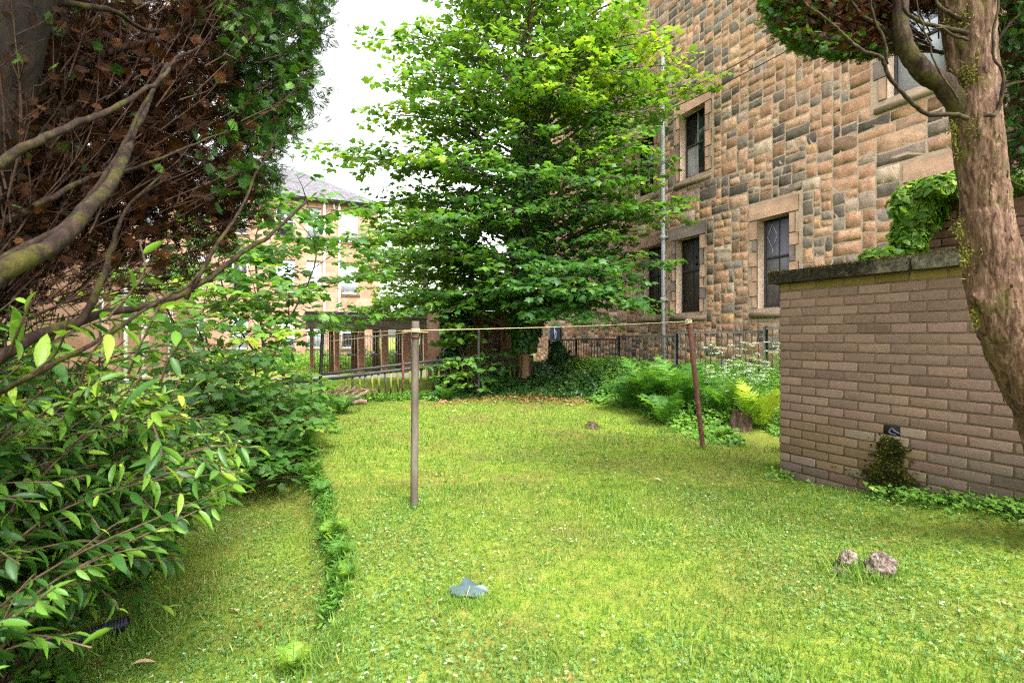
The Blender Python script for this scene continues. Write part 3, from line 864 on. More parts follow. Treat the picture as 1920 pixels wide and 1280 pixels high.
def add_brick(g, y0, y1, z0, z1, col, pr, axis='x'):
    V = []; 
    for (ins, dep) in ((0, -.006), (.0008, pr - .004), (.003, pr - .001), (.008, pr)):
        for (yy, zz_) in ((y0 + ins, z0 + ins), (y1 - ins, z0 + ins), (y1 - ins, z1 - ins), (y0 + ins, z1 - ins)):
            V.append((-dep + rng.normal(0, .0006), yy, zz_ + rng.normal(0, .0007)))
    Fc = []
    for k in range(3):
        a = k * 4
        for q in range(4): Fc.append((a + q, a + 4 + q, a + 4 + (q + 1) % 4, a + (q + 1) % 4))
    Fc.append((12, 15, 14, 13))
    V = np.array(V)
    if axis == 'y': V = np.stack([V[:, 1], -V[:, 0], V[:, 2]], -1)
    g.add(V, Fc, None, col)
g = Geo(); J = .010
for n in range(NC):
    z1 = ZTOP - n * CH - J * .5; z0 = z1 - CH + J
    y = 0.0; first = True
    while y > -LEN:
        w = (.1675 if n % 2 else .0925) if first and n > 0 or (first and n == 0) else .225
        if first: w = .10 if n % 2 == 0 else .205
        first = False
        ya, yb = y - w + J, y
        if n == row_h and yb > min(hy0, hy1) and ya < max(hy0, hy1) and False: pass
        elif n == row_h:
            h0, h1 = min(hy0, hy1), max(hy0, hy1)
            if ya < h1 and yb > h0:
                if ya < h0 - .03: add_brick(g, ya, h0, z0, z1, brick_colour(y, z0, n), .0065)
                if yb > h1 + .03: add_brick(g, h1, yb, z0, z1, brick_colour(y, z0, n), .0065)
            else: add_brick(g, ya, yb, z0, z1, brick_colour(y, z0, n), random.uniform(.005, .008))
        else: add_brick(g, ya, yb, z0, z1, brick_colour(y, z0, n), random.uniform(.005, .008))
        y -= w
    # returned end of the wall
    x = .0
    for w in ((.10, .225) if n % 2 else (.225, .10)):
        add_brick(g, x + .002, x + w - J, z0, z1, brick_colour(0, z0, n), .010, 'y'); x += w
g.build('brickwork', M['brick'], bw)
# drain hole: flat black plate painted as the shade inside
h0, h1 = min(hy0, hy1), max(hy0, hy1); z1 = ZTOP - row_h * CH; z0 = z1 - CH
g = Geo(); g.box(-.004, -.001, h0, h1, z0 + .003, z1 - .003); hole = g.build('drain_hole', M['black'], bw)
g = Geo(); yc = (h0 + h1) / 2
g.tube(spline([(-.001, yc - .05, z0 + .02), (-.012, yc - .025, z0 + .035), (-.004, yc, z0 + .05), (-.014, yc + .01, z0 + .02), (-.004, yc - .03, z0 + .008)], 5), .006, 6)
g.build('plastic_scrap', rough_mat('blue_grey_plastic', [(.3, (.04, .045, .08)), (.7, (.13, .14, .2))], 30, .4), hole)
# moss growing under the hole: a cushion of many tufts
g = Geo(); pts = []
mz0 = wall_local(1680, 905)[1]
for k in range(5200):
    t = random.random() ** .8; z = z0 - .01 - t * (z0 - mz0 + .03)
    hw = .05 + .12 * t ** .9 + .03 * math.sin(9 * t) 
    y = yc + .005 + (random.uniform(-1, 1) if random.random() < .7 else random.gauss(0, .75)) * hw * (1 + .15 * float(vnoise(np.array([[0, z * 10, 1.]]))[0]))
    if t < .2 and random.random() < .6: continue
    if abs(y - yc) > hw * .8 and (ZTOP - z) / CH % 1 > .3 and random.random() < .8: continue
    pts.append((-.012 - abs(random.gauss(0, .008)) , y, z))
P = np.array(pts)
nrm = rnd(len(P), .5) + np.array([-1, 0, .5])
scatter(g, ROUND[0], ROUND[1], P, nrm, rnd(len(P), .6) + np.array([-.4, 0, -.6]), rng.uniform(.010, .024, len(P)), np.clip(.5 + .5 * vfbm(P, 14, 3) + rng.normal(0, .15, len(P)), 0, 1))
g.build('moss', leaf_mat('wall_moss', [(0, (.004, .005, .001)), (.45, (.018, .022, .003)), (.8, (.06, .06, .008)), (1, (.13, .12, .015))], .05, .9, .1), bw)
# coping
g = Geo()
nseg = 7; y = .09
cuts = [.09, -1.02, -1.95, -2.9, -3.8, -4.7, -6.0]
for a, b in zip(cuts[:-1], cuts[1:]):
    xs = np.linspace(-.06, TH + .05, 10); ys = np.linspace(b + .003, a - .003, max(4, int((a - b) / .035))); zs_ = np.linspace(ZTOP + .0, ZTOP + .108, 5)
    for (A, B, f) in ((xs, ys, lambda p, q: (p, q, np.full_like(p, zs_[-1]))), (ys, zs_, lambda p, q: (np.full_like(p, xs[0]), p, q)), (ys, zs_, lambda p, q: (np.full_like(p, xs[-1]), p, q)),
                      (xs, zs_, lambda p, q: (p, np.full_like(p, ys[-1]), q)), (xs, zs_, lambda p, q: (p, np.full_like(p, ys[0]), q)), (xs, ys, lambda p, q: (p, q, np.full_like(p, zs_[0])))):
        AA, BB = np.meshgrid(A, B); V = np.stack(f(AA, BB), -1)
        ctr = np.array([(xs[0] + xs[-1]) / 2, (a + b) / 2, ZTOP + .05])
        e = np.abs(V - ctr) / np.array([(xs[-1] - xs[0]) / 2, (a - b) / 2, .055])
        pull = (np.sort(e, -1)[..., 1] > .97)[..., None] * .010
        dirn = (V - ctr); dirn /= np.linalg.norm(dirn, axis=-1)[..., None]
        V = V - dirn * pull + dirn * (vfbm(V, 22, 4) * .012)[..., None]
        n1, n2 = AA.shape; ii = (np.arange(n1 - 1)[:, None] * n2 + np.arange(n2 - 1)[None]).ravel()
        g.add(V.reshape(-1, 3), np.stack([ii, ii + 1, ii + n2 + 1, ii + n2], -1))
def coping_mat():
    m, nt, p, out = newmat('stained_coping')
    tc = nt.nodes.new('ShaderNodeTexCoord').outputs['Object']
    sp = nt.nodes.new('ShaderNodeSeparateXYZ'); nt.links.new(tc, sp.inputs[0])
    n1 = noise(nt, 38, 6, .75, tc); n2 = noise(nt, 3.2, 5, .7, tc)
    pale = ramp(nt, n1, [(.3, (.03, .028, .018)), (.45, (.12, .105, .075)), (.6, (.22, .20, .15)), (.75, (.32, .30, .25))])
    black = ramp(nt, n1, [(.35, (.008, .007, .004)), (.55, (.035, .03, .018)), (.72, (.12, .10, .07))])
    old = math1(nt, 'ADD', math1(nt, 'MULTIPLY', sp.outputs[1], .55), math1(nt, 'MULTIPLY', n2, 1.6))
    nt.links.new(mixc(nt, pale, black, ramp(nt, old, [(.18, (0, 0, 0)), (.52, (1, 1, 1))])), p.inputs['Base Color'])
    p.inputs['Roughness'].default_value = .95; p.inputs['Specular IOR Level'].default_value = .15
    bump(nt, p, n1, 1.0, .02)
    return m
cop = g.build('coping', coping_mat(), bw)
# moss crust along the coping's top front edge
P = np.stack([rng.normal(-.055, .012, 2600), rng.uniform(-2.1, .09, 2600), rng.uniform(ZTOP + .085, ZTOP + .118, 2600)], -1)
keep = rng.uniform(0, 1, len(P)) < np.interp(P[:, 1], [-2.2, -1, 0], [.15, .7, 1]) * (vnoise(P, 5) > -.35); P = P[keep]
g = Geo(); scatter(g, ROUND[0], ROUND[1], P, rnd(len(P), .6) + np.array([-.5, 0, 1]), rnd(len(P)), rng.uniform(.006, .016, len(P)), np.clip(.55 + .4 * vfbm(P, 9, 2) + rng.normal(0, .2, len(P)), 0, 1))
g.build('moss', leaf_mat('coping_moss', [(0, (.012, .010, .004)), (.5, (.07, .055, .008)), (1, (.20, .15, .02))], .05, .9, .1), cop)

# taller brick wall set back behind the coping
zU = CAMZ + 1.22
uU = 5.15
wA = wall_w(1738, uU)[0]
ux, uy, _ = site(uU, wA)
uw = thing('brick_wall', 'taller reddish brick wall set back above the coping and draped with ivy', 'wall', (ux, uy, 0), PHI)
g = Geo(); g.box(.006, .22, -5, -.004, -.2, zU - .002); g.build('mortar_core', M['brick_mortar'], uw)
g = Geo(); n = 0; z = zU
while z > .9:
    z1 = z - J * .5; z0 = z1 - CH + J; y = 0; first = True
    while y > -5:
        w = (.1125 if n % 2 else .225) if first else .225; first = False
        c = np.array((.20, .115, .082)) * random.uniform(.75, 1.15)
        if n < 2: c *= .55
        add_brick(g, y - w + J, y, z0, z1, c, random.uniform(.005, .008)); y -= w
    n += 1; z -= CH
g.build('brickwork', M['brick'], uw)

# ---------------------------------------------------------------- washing line posts
def post(name, lab, base, topp, r, mat, extra=None, grp='washing line posts'):
    t = thing(name, lab, 'post', base, 0, grp)
    g = Geo(); b = np.array(base) - np.array([0, 0, .15]); tp = np.array(topp)
    q = np.linspace(0, 1, 14)[:, None]
    P = b + (tp - b) * q
    g.tube(P, r, 14, bump=.02)
    wpart(g, 'pole', mat, t, True)
    if extra: extra(t, tp, tp - b)
    return t
ends = {}
B1 = gd(776, 955); T1 = W(779, 602, B1[1])
def ex1(t, tp, ax):
    g = Geo(); c = W(778.6, 632, B1[1]); g.tube([c - np.array([0, 0, .008]), c + np.array([0, 0, .008])], .034, 14); wpart(g, 'collar', M['rust'], t, True)
    g = Geo(); c = W(778.8, 620, B1[1])
    th = np.linspace(0, 2 * math.pi * 3, 50)
    g.tube(np.stack([c[0] + .0315 * np.cos(th), c[1] + .0315 * np.sin(th), c[2] - .014 + .028 * th / th[-1]], -1), .0045, 5); wpart(g, 'rope_binding', M['rope'], t, True)
    g = Geo(); g.tube([c + np.array([-.1, -.04, -.002]), c + np.array([.1, -.036, -.012])], .006, 6); wpart(g, 'peg', M['framewood'], t, True)
post('washing_post', 'grey steel washing line post standing alone in the middle of the lawn', B1, T1, .0275, M['galv'], ex1)
B2 = gd(1321, 843); T2 = W(1291, 595, B2[1] + .05)
def ex2(t, tp, ax):
    g = Geo(); c = tp + np.array([.0, 0, -.07]); g.tube([c + np.array([-.085, 0, -.02]), c + np.array([.105, 0, .018])], .008, 8); wpart(g, 'crossbar', M['rust'], t, True)
    g = Geo()
    for k in range(5):
        th = np.linspace(0, 2 * math.pi, 12); z = -.03 - k * .009
        g.tube(np.stack([tp[0] + .034 * np.cos(th), tp[1] + .034 * np.sin(th), tp[2] + z + .008 * np.sin(th * 2 + k)], -1), .005, 5)
    wpart(g, 'rope_knot', M['rope'], t, True)
post('washing_post', 'leaning rusty iron washing line post in front of the ferns', B2, T2, .0265, M['rust'], ex2)
B3 = gd(597, 779); T3 = W(605, 616, B3[1])
post('washing_post', 'thin black washing line post beside the log pile at the left lawn edge', B3, T3, .029, M['rail'])
B4 = gd(897, 743); T4 = W(898, 616, B4[1])
post('washing_post', 'thin black washing line post in front of the ivy at the back of the lawn', B4, T4, .026, M['rail'])
def rope(lab, A, B, sag, r=.003):
    t = np.linspace(0, 1, 20)[:, None]; P = A + (B - A) * t; P[:, 2] -= sag * 4 * (t * (1 - t))[:, 0]
    g = Geo(); g.tube(P, r, 6); return tag(g.build('washing_line', M['rope'], None, True), lab, 'rope', 'washing lines')
R1 = W(778, 619, B1[1])
rope('pale rope washing line from the grey post to the leaning rusty post', R1 + np.array([.03, 0, 0]), W(1291, 602, B2[1] + .05), .012)
rope('pale rope washing line from the grey post to the black post by the logs', R1 + np.array([-.03, 0, 0]), W(604, 619, B3[1]), .02)
A_ = R1 + np.array([-.03, -.01, -.012]); Bq = W(742, 627, 3.9); 
rope('slack lower washing line drooping left from the grey post', A_, W(603, 640, B3[1] - .03), .01, .004)

# ---------------------------------------------------------------- broken railing with mossy pickets
fa = gd(545, 760); 
def fpt(px, py):
    d = float(np.interp(px, [530, 640, 760, 860, 1000], [9.2, 9.5, 9.9, 10.3, 11.3])); return W(px, py, d)
rl = thing('railing', 'broken low railing of two dark rails with mossy yellow pickets hanging below', 'railing', (*fpt(750, 752)[:2], float(ground(*fpt(750, 752)[:2]))))
g = Geo()
up = [fpt(530, 711), fpt(640, 697), fpt(760, 682), fpt(860, 671), fpt(1000, 655)]
lo = [fpt(530, 719), fpt(640, 707), fpt(760, 692), fpt(840, 683), fpt(1000, 668)]
def flat_rail(g, pts, hw, hh):
    P = spline(pts, 8) 
    V = []; Fc = []
    for p in P:
        k = float(vnoise(p[None], 6)[0]) * .006
        V += [p + np.array([0, -hw, -hh + k]), p + np.array([0, hw, -hh + k]), p + np.array([0, hw, hh + k]), p + np.array([0, -hw, hh + k])]
    for i in range(len(P) - 1):
        for q in range(4): Fc.append((i * 4 + q, i * 4 + 4 + q, i * 4 + 4 + (q + 1) % 4, i * 4 + (q + 1) % 4))
    Fc += [(0, 1, 2, 3), (len(V) - 1, len(V) - 2, len(V) - 3, len(V) - 4)]
    g.add(V, Fc)
flat_rail(g, up, .02, .027); wpart(g, 'rail', M['rail'], rl)
g = Geo(); flat_rail(g, lo, .022, .03); wpart(g, 'rail', M['rail'], rl)
LOW = spline(lo, 8)
pk = [556, 569] + [649, 661, 674.5, 685, 697.5, 709.5, 721.5, 733, 745, 768, 777] + list(np.arange(790, 1000, 11.0))
for px in pk:
    d = float(np.interp(px, [530, 640, 760, 860, 1000], [9.2, 9.5, 9.9, 10.3, 11.3]))
    zt = float(np.interp((px - CX) / F * d, LOW[:, 0], LOW[:, 2])) - .02
    zb = float(ground((px - CX) / F * d, d)) + random.uniform(-.03, .10)
    if zt - zb < .15: zb = zt - .3
    x = (px - CX) / F * d; lean = random.gauss(0, .015)
    g = Geo(); hw = .019
    g.add([(x - hw + lean, d - .012, zb), (x + hw + lean, d - .012, zb), (x + hw + lean, d + .012, zb), (x - hw + lean, d + .012, zb), (x - hw, d - .012, zt), (x + hw, d - .012, zt), (x + hw, d + .012, zt), (x - hw, d + .012, zt)],
          [(0, 1, 5, 4), (1, 2, 6, 5), (2, 3, 7, 6), (3, 0, 4, 7), (4, 5, 6, 7), (3, 2, 1, 0)])
    wpart(g, 'picket', M['mossrail'], rl)
for px, yt, yb in ((757, 676, 752), (585, 692, 762)):
    p = fpt(px, yt) + np.array([0, -.06, 0]); q = p.copy(); q[2] = float(ground(p[0], p[1])) - .1
    g = Geo(); g.tube([q, p], .024, 8, bump=.04); wpart(g, 'post', M['rust'], rl, True)

# ---------------------------------------------------------------- iron railing in front of the stone building
UR = 7.35
rx, ry, _ = site(UR, 0)
ra = thing('iron_railing', 'stepped black iron railing of upright bars running in front of the stone building', 'railing', (rx, ry, 0), PHI)
posts_px = [1030, 1080, 1160, 1268, 1435, 1640]
tops_px = [637, 636, 630.5, 623, 614.5]
def wz(px, py):
    w, d = wall_w(px, UR); return w, CAMZ + (HY - py) / F * d
for k in range(5):
    wl, _ = wall_w(posts_px[k], UR); wr, _ = wall_w(posts_px[k + 1], UR)
    pm = (posts_px[k] + posts_px[k + 1]) / 2
    zt = wz(min(pm, 1500), tops_px[k])[1]
    gg = lambda w: float(ground(*site(UR, w)[:2]))
    g = Geo()
    g.bbox(-.022, .022, wr + .02, wl - .02, zt - .022, zt + .022, .006)
    zb = max(gg(wl), gg(wr)) + .1
    g.bbox(-.018, .018, wr + .02, wl - .02, zb - .018, zb + .018, .005)
    pan = g.build('rail', M['rail'], ra)
    n = int((wl - wr) / .128)
    g = Geo()
    for j in range(1, n):
        w = wr + (wl - wr) * j / n
        g.tube([(0, w, zb), (0, w, zt)], .0085, 6)
    g.build('bars', M['rail'], pan, True)
for k, px in enumerate(posts_px):
    w, _ = wall_w(px, UR); zt = wz(px if px < 1500 else 1500, min(tops_px[max(0, k - 1)], tops_px[min(k, 4)]))[1] + .03
    g = Geo(); g.bbox(-.03, .03, w - .03, w + .03, float(ground(*site(UR, w)[:2])) - .15, zt, .006)
    g.build('post', M['rail'], ra)

# ---------------------------------------------------------------- logs, stumps, litter things
LOGS = [((625, 742), (652, 722), .028), ((636, 744), (668, 726), .034), ((648, 746), (680, 729), .030), ((660, 748), (690, 733), .038), ((615, 738), (640, 728), .024), ((645, 756), (688, 752), .055), ((606, 752), (640, 749), .03), ((600, 733), (706, 730), .013)]
LL = ['short dead log propped uppermost on the log pile by the broken railing', 'split brown log leaning second from the top of the log pile', 'narrow grey log in the middle of the log pile', 'thick brown log at the right of the log pile', 'thin stick poking up at the left of the log pile', 'thickest log lying flat at the front of the log pile', 'dark stick lying on the grass left of the log pile', 'long bent bare branch laid across the pickets behind the logs']
for (a, b, r), lab in zip(LOGS, LL):
    d0 = 9.05 if r > .02 else 9.35
    A = W(a[0], a[1], d0 - .15); B = W(b[0], b[1], d0 + .2)
    if r == .055: A = W(a[0], a[1], 8.9); B = W(b[0], b[1], 8.95)
    t = np.linspace(0, 1, 12)[:, None]; P = A + (B - A) * t + np.stack([np.zeros(12), np.zeros(12), .012 * np.sin(np.arange(12) * 1.3 + a[0])], -1)
    P[:, 2] = np.maximum(P[:, 2], ground(P[:, 0], P[:, 1]) + r * .8)
    g = Geo(); g.tube(P, np.linspace(r, r * .8, 12), 10, bump=.18)
    tag(g.build('log' if r > .015 else 'branch', M['log'], None, True), lab, 'log' if r > .015 else 'branch', 'pile of dead logs')

def stump(lab, c, r0, r1, h, seed, mat, lean=(0, 0)):
    """flared, ridged stub of a trunk with a broken top"""
    na, nh = 40, 12
    a = np.arange(na) / na * 2 * math.pi; t = np.linspace(0, 1, nh)
    A, T = np.meshgrid(a, t)
    q = np.stack([np.cos(A) * 1.5, np.sin(A) * 1.5, T * .5 + seed], -1)
    ridge = vfbm(q, 2.2, 3)
    R = r1 + (r0 - r1) * (1 - T) ** 2.2; R = R * (1 + .32 * ridge)
    Zz = h * T * (1 + .18 * vnoise(np.stack([np.cos(A), np.sin(A), A * 0 + seed], -1), 2.0))
    V = np.stack([c[0] + R * np.cos(A) + lean[0] * T, c[1] + R * np.sin(A) + lean[1] * T, c[2] - .03 + Zz], -1).reshape(-1, 3)
    i = np.arange(nh - 1)[:, None] * na; j = np.arange(na)[None]; k = (j + 1) % na
    Fc = np.stack([i + j, i + k, i + na + k, i + na + j], -1).reshape(-1, 4).tolist()
    ctr = len(V); top0 = (nh - 1) * na
    ring = V[top0:]; mid = ring.mean(0)
    inner = mid + (ring - mid) * .5 + rnd(na, .008) - np.array([0, 0, .02])
    V = np.concatenate([V, inner, [mid - np.array([0, 0, .03])]])
    for q_ in range(na): Fc.append((top0 + q_, top0 + (q_ + 1) % na, ctr + (q_ + 1) % na, ctr + q_)); Fc.append((ctr + q_, ctr + (q_ + 1) % na, ctr + na))
    g = Geo(); g.add(V, Fc)
    return tag(g.build('tree_stump', mat, None, True), lab, 'stump')
c = gd(1388, 806); stump('tall rotting tree stump with torn bark under the ferns by the brick wall', c, .17, .115, .26, 1.0, M['stump'], (.03, 0))
c = gd(1111, 803); stump('low grassy tree stump in the middle of the lawn', c, .15, .07, .10, 5.0, M['stump'])
def knob(lab, parts, name='root_stub'):
    g = Geo()
    for (c, r, sx, sy, sz, seed) in parts:
        na, nb = 56, 34
        A, Bv = np.meshgrid(np.arange(na + 1) / na * 2 * math.pi, np.linspace(0, math.pi, nb))
        D = np.stack([np.sin(Bv) * np.cos(A), np.sin(Bv) * np.sin(A), np.cos(Bv)], -1)
        rr = r * (1 + .75 * vfbm(D + seed, 2.2, 4) + .22 * vnoise(D + seed, 8) + .12 * vnoise(D + seed, 19))
        V = D * rr[..., None] * np.array([sx, sy, sz]) + np.asarray(c)
        ii = (np.arange(nb - 1)[:, None] * (na + 1) + np.arange(na)[None]).ravel()
        g.add(V.reshape(-1, 3), np.stack([ii, ii + na + 1, ii + na + 2, ii + 1], -1))
    return tag(g.build(name, M['root'], None, True), lab, 'root')
c = gd(1648, 1078)
knob('larger knobbly bleached root stub sticking out of the near lawn', [(c + np.array([0, 0, .03]), .062, .85, .8, 1.0, 2.), (c + np.array([.035, .02, .055]), .06, .9, .9, .8, 4.), (c + np.array([-.05, -.02, .01]), .04, 1, .8, .9, 7.)])
c = gd(1588, 1070)
knob('smaller bleached root stub just left of the larger one', [(c + np.array([.01, .01, .04]), .052, .85, .8, .95, 11.), (c + np.array([-.035, -.03, .0]), .045, 1.3, .9, .6, 13.)])

# corrugated pipe end
A = gd(135, 1216) + np.array([0, 0, .02]); B = gd(226, 1206) + np.array([0, .05, .05])
t = np.linspace(-.2, 1, 110); P = A[None] + (B - A)[None] * t[:, None]
L = np.linalg.norm(B - A)
rad = .034 + .004 * np.sign(np.sin(t * L / .0125 * 2 * math.pi)) * np.abs(np.sin(t * L / .0125 * 2 * math.pi)) ** .5
V, Fc = tube(P, rad, 18, cap=False)
g = Geo(); g.add(V, Fc)
V, Fc = tube(P, rad - .006, 18, cap=False); g.add(V, Fc[:, ::-1])
tag(g.build('drain_pipe', M['blackplastic'], None, True), 'short black corrugated drain pipe lying in the grass at the lower left', 'pipe')
# big blue-grey leaf
c = gd(872, 1132)
lt = thing('broad_leaf', 'large blue grey wilted leaf lying alone on the near lawn', 'leaf', c)
g = Geo()
hv = MAPLE[0].copy()
V2 = hv * np.array([1.3, .75, 1]) * 1.0; V2[:, 2] = .10 + .24 * hv[:, 1] - .46 * np.abs(hv[:, 0]) ** 1.8 + .085 * np.sin(hv[:, 0] * 15 + hv[:, 1] * 4)
V2 = V2 * .148; V2[:, 0] += .01; V2[:, 2] += .006
g.add(V2 + c, MAPLE[1]); wpart(g, 'leaf_blade', M['blue_leaf'], lt)
g = Geo(); g.tube([c + np.array([.0, -.035, .0]), c + np.array([.01, -.01, .03]), c + np.array([.02, .03, .052])], .0025, 5); wpart(g, 'stalk', M['framewood'], lt)
# ---------------------------------------------------------------- bark
def bark_mat(name, stops, moss=(.10, .10, .02), mlo=.56, mhi=.68, stretch=(1, 1, .28), scale=26):
    m, nt, p, out = newmat(name)
    tc = nt.nodes.new('ShaderNodeTexCoord').outputs['Object']
    mp = nt.nodes.new('ShaderNodeMapping'); mp.inputs['Scale'].default_value = stretch
    nt.links.new(tc, mp.inputs[0])
    n1 = noise(nt, scale, 7, .72, mp.outputs[0], .6)
    c = ramp(nt, n1, stops)
    v = N(nt, 'TexVoronoi', Scale=scale * 1.1); v.feature = 'DISTANCE_TO_EDGE'; nt.links.new(mp.outputs[0], v.inputs['Vector'])
    crack = ramp(nt, v.outputs['Distance'], [(.0, (.35,) * 3), (.10, (1,) * 3)])
    c = mixc(nt, c, crack, .35, 'MULTIPLY')
    c = mixc(nt, c, moss, ramp(nt, noise(nt, 9, 6, .75, tc), [(mlo, (0, 0, 0)), (mhi, (.85,) * 3)]))
    nt.links.new(c, p.inputs['Base Color']); p.inputs['Roughness'].default_value = .92; p.inputs['Specular IOR Level'].default_value = .2
    h = math1(nt, 'ADD', n1, math1(nt, 'MULTIPLY', v.outputs['Distance'], .5))
    bump(nt, p, h, 1.0, .014)
    return m
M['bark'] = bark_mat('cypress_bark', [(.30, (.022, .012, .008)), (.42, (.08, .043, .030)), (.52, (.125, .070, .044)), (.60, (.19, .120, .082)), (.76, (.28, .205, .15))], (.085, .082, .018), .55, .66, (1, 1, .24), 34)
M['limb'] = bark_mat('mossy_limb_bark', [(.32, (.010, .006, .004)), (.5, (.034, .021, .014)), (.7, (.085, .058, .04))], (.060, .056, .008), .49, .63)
M['shadebark'] = bark_mat('shaggy_shaded_bark', [(.32, (.004, .0025, .0015)), (.5, (.012, .0075, .005)), (.7, (.028, .018, .012))], (.014, .013, .003), .5, .66)  # shade of the overhead crown put into the bark colour
M['shadelimb'] = bark_mat('shaded_mossy_limb', [(.32, (.008, .005, .003)), (.5, (.020, .011, .007)), (.7, (.048, .030, .019))], (.048, .045, .006), .50, .63)  # limb bark darkened in colour for the shade inside the left crown
M['twig'] = rough_mat('brown_twig', [(.3, (.014, .006, .004)), (.6, (.038, .017, .009)), (.8, (.095, .045, .02))], 20, .85, .4, .003, 90)
M['sycbark'] = bark_mat('sycamore_bark', [(.3, (.045, .038, .028)), (.6, (.11, .095, .07)), (.8, (.17, .15, .11))], (.08, .09, .02), .6, .72)
M['paletrunk'] = bark_mat('bare_tan_bark', [(.3, (.16, .095, .05)), (.6, (.28, .175, .10)), (.8, (.34, .23, .14))], (.12, .11, .03), .66, .8)
M['stem'] = rough_mat('shrub_stem', [(.3, (.035, .022, .014)), (.6, (.09, .06, .035)), (.8, (.14, .11, .06))], 20, .8)

class Leaves:
    def __init__(s): s.P = []; s.N = []; s.D = []; s.S = []; s.T = []
    def add(s, P, Nn, D, S, T):
        n = len(P); s.P.append(np.asarray(P)); s.N.append(np.asarray(Nn)); s.D.append(np.asarray(D))
        s.S.append(np.broadcast_to(np.asarray(S, float), (n,))); s.T.append(np.broadcast_to(np.asarray(T, float), (n,)))
    def geo(s, tmpl, g=None):
        g = g or Geo()
        if s.P:
            scatter(g, tmpl[0], tmpl[1], np.concatenate(s.P), np.concatenate(s.N), np.concatenate(s.D), np.concatenate(s.S), np.clip(np.concatenate(s.T), 0, 1))
        return g
UP = np.array([0, 0, 1.0])
def unit(v): return v / (np.linalg.norm(v, axis=-1, keepdims=True) + 1e-9)

def leafy_limb(lv, gw, pts, r0, tw, step, size, tint, f0=.3, tilt=.35, spread=1.0, node=.11, pet=.09, r1=.006, sides=6, thin=1.0):
    """a limb with side twigs and opposite leaves on stalks"""
    P = spline(pts, 6); n = len(P)
    gw.tube(P, np.linspace(r0, r1, n), sides, cap=False)
    seg = np.linalg.norm(np.diff(P, axis=0), axis=1); cum = np.concatenate([[0], np.cumsum(seg)]); L = cum[-1]
    s = L * f0; k = random.randint(0, 1)
    while s < L:
        q = np.array([np.interp(s, cum, P[:, c]) for c in range(3)])
        i = min(np.searchsorted(cum, s), n - 1); T = unit(P[i] - P[i - 1])
        side = unit(np.cross(T, UP)) * (1 if k % 2 else -1); k += 1
        fr = 1 - (s / L)
        l = tw * (.45 + .75 * min(1, fr * 2.2)) * random.uniform(.6, 1.2)
        if thin < 1 and random.random() > thin: s += step * random.uniform(.7, 1.3); continue
        d = unit(T * random.uniform(.4, .9) + side * spread * random.uniform(.6, 1.1) + UP * random.uniform(-.15, .35))
        m = max(3, int(l / node)); tt = np.linspace(0, 1, m + 1)[:, None]
        tp = q + d * l * tt + UP * (-.12 * l * tt ** 2) + rnd(m + 1, .008)
        gw.tube(tp, np.linspace(.005, .002, m + 1), 3, cap=False)
        nodes = tp[1:]; nd = len(nodes)
        cl = random.gauss(0, .09)
        for sg in (-1, 1):
            sd = unit(np.cross(d, UP))[None] * sg
            dr = unit(sd * rng.uniform(.5, 1.1, (nd, 1)) + d * rng.uniform(.3, 1.0, (nd, 1)) + UP * rng.uniform(-.35, .15, (nd, 1)))
            p = nodes + dr * pet * rng.uniform(.5, 1.3, (nd, 1))
            nn = UP + rnd(nd, tilt) + dr * .25
            lv.add(p, nn, dr + UP * -.15, size * rng.uniform(.6, 1.2, nd), tint + cl + rng.normal(0, .09, nd))
        dr = d[None] + rnd(1, .2); lv.add(tp[-1:] + d * pet * .5, UP + rnd(1, tilt) + d * .3, dr, size * random.uniform(.6, 1.0), tint + cl + .12)
        s += step * random.uniform(.7, 1.3)

# ---------------------------------------------------------------- the big sycamore
TB = W(985, 705, 11.0); TB[2] = float(ground(TB[0], TB[1]))
syc = thing('sycamore_tree', 'big leafy sycamore with ivy climbing its trunk at the back of the lawn', 'tree', TB)
g = Geo()
tk = [TB + np.array([0, 0, -.15]), TB + np.array([-.02, 0, .7]), TB + np.array([.08, 0, 2.0]), TB + np.array([.14, .1, 4.2]), TB + np.array([.1, .1, 7.0]), TB + np.array([.2, .1, 10.0])]
TK = spline(tk, 8)
g.tube(TK, np.interp(np.linspace(0, 1, len(TK)), [0, .08, .4, 1], [.19, .135, .11, .03]), 14, bump=.1)
wpart(g, 'trunk', M['paletrunk'], syc, True)
def trunk_at(z): return np.array([np.interp(z, TK[:, 2], TK[:, c]) for c in range(3)])
lv = Leaves(); gw = Geo()
ZR = [-.2, .8, 2.5, 4.2, 5.9, 7.4, 9.5]
RL = [2.2, 3.5, 3.8, 3.5, 3.3, 2.5, 1.6]; RR = [1.8, 2.5, 3.2, 3.3, 3.7, 2.8, 1.6]
def env(zr, az):
    c = math.cos(az); s_ = math.sin(az)
    a = np.interp(zr, ZR, RR) * (1 + c) / 2 + np.interp(zr, ZR, RL) * (1 - c) / 2
    return a * (1 - .30 * max(0, -s_))
nl = 112
for k in range(nl):
    zr = 1.15 + 8.2 * (k + .5) / nl; az = k * 2.39996 + random.uniform(-.3, .3)
    R = env(zr, az) * random.uniform(.72, 1.02)
    rise = random.uniform(.7, 1.6)
    zs_ = CAMZ + zr - rise * (.8 if zr > 1.5 else .5)
    zs_ = max(zs_, TB[2] + .9)
    st = trunk_at(zs_); e = np.array([TB[0] + .1 + R * math.cos(az), TB[1] + .1 + R * math.sin(az), CAMZ + zr])
    mid = st + (e - st) * .55 + UP * (.25 + .12 * rise); q = st + (e - st) * .25 + UP * .12 * rise + rnd(1, .08)[0]
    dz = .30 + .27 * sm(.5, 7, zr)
    leafy_limb(lv, gw, [st, q, mid + rnd(1, .1)[0], e], .030 + .010 * R / 3, .85, .155, .145, dz + random.gauss(0, .08), .26)
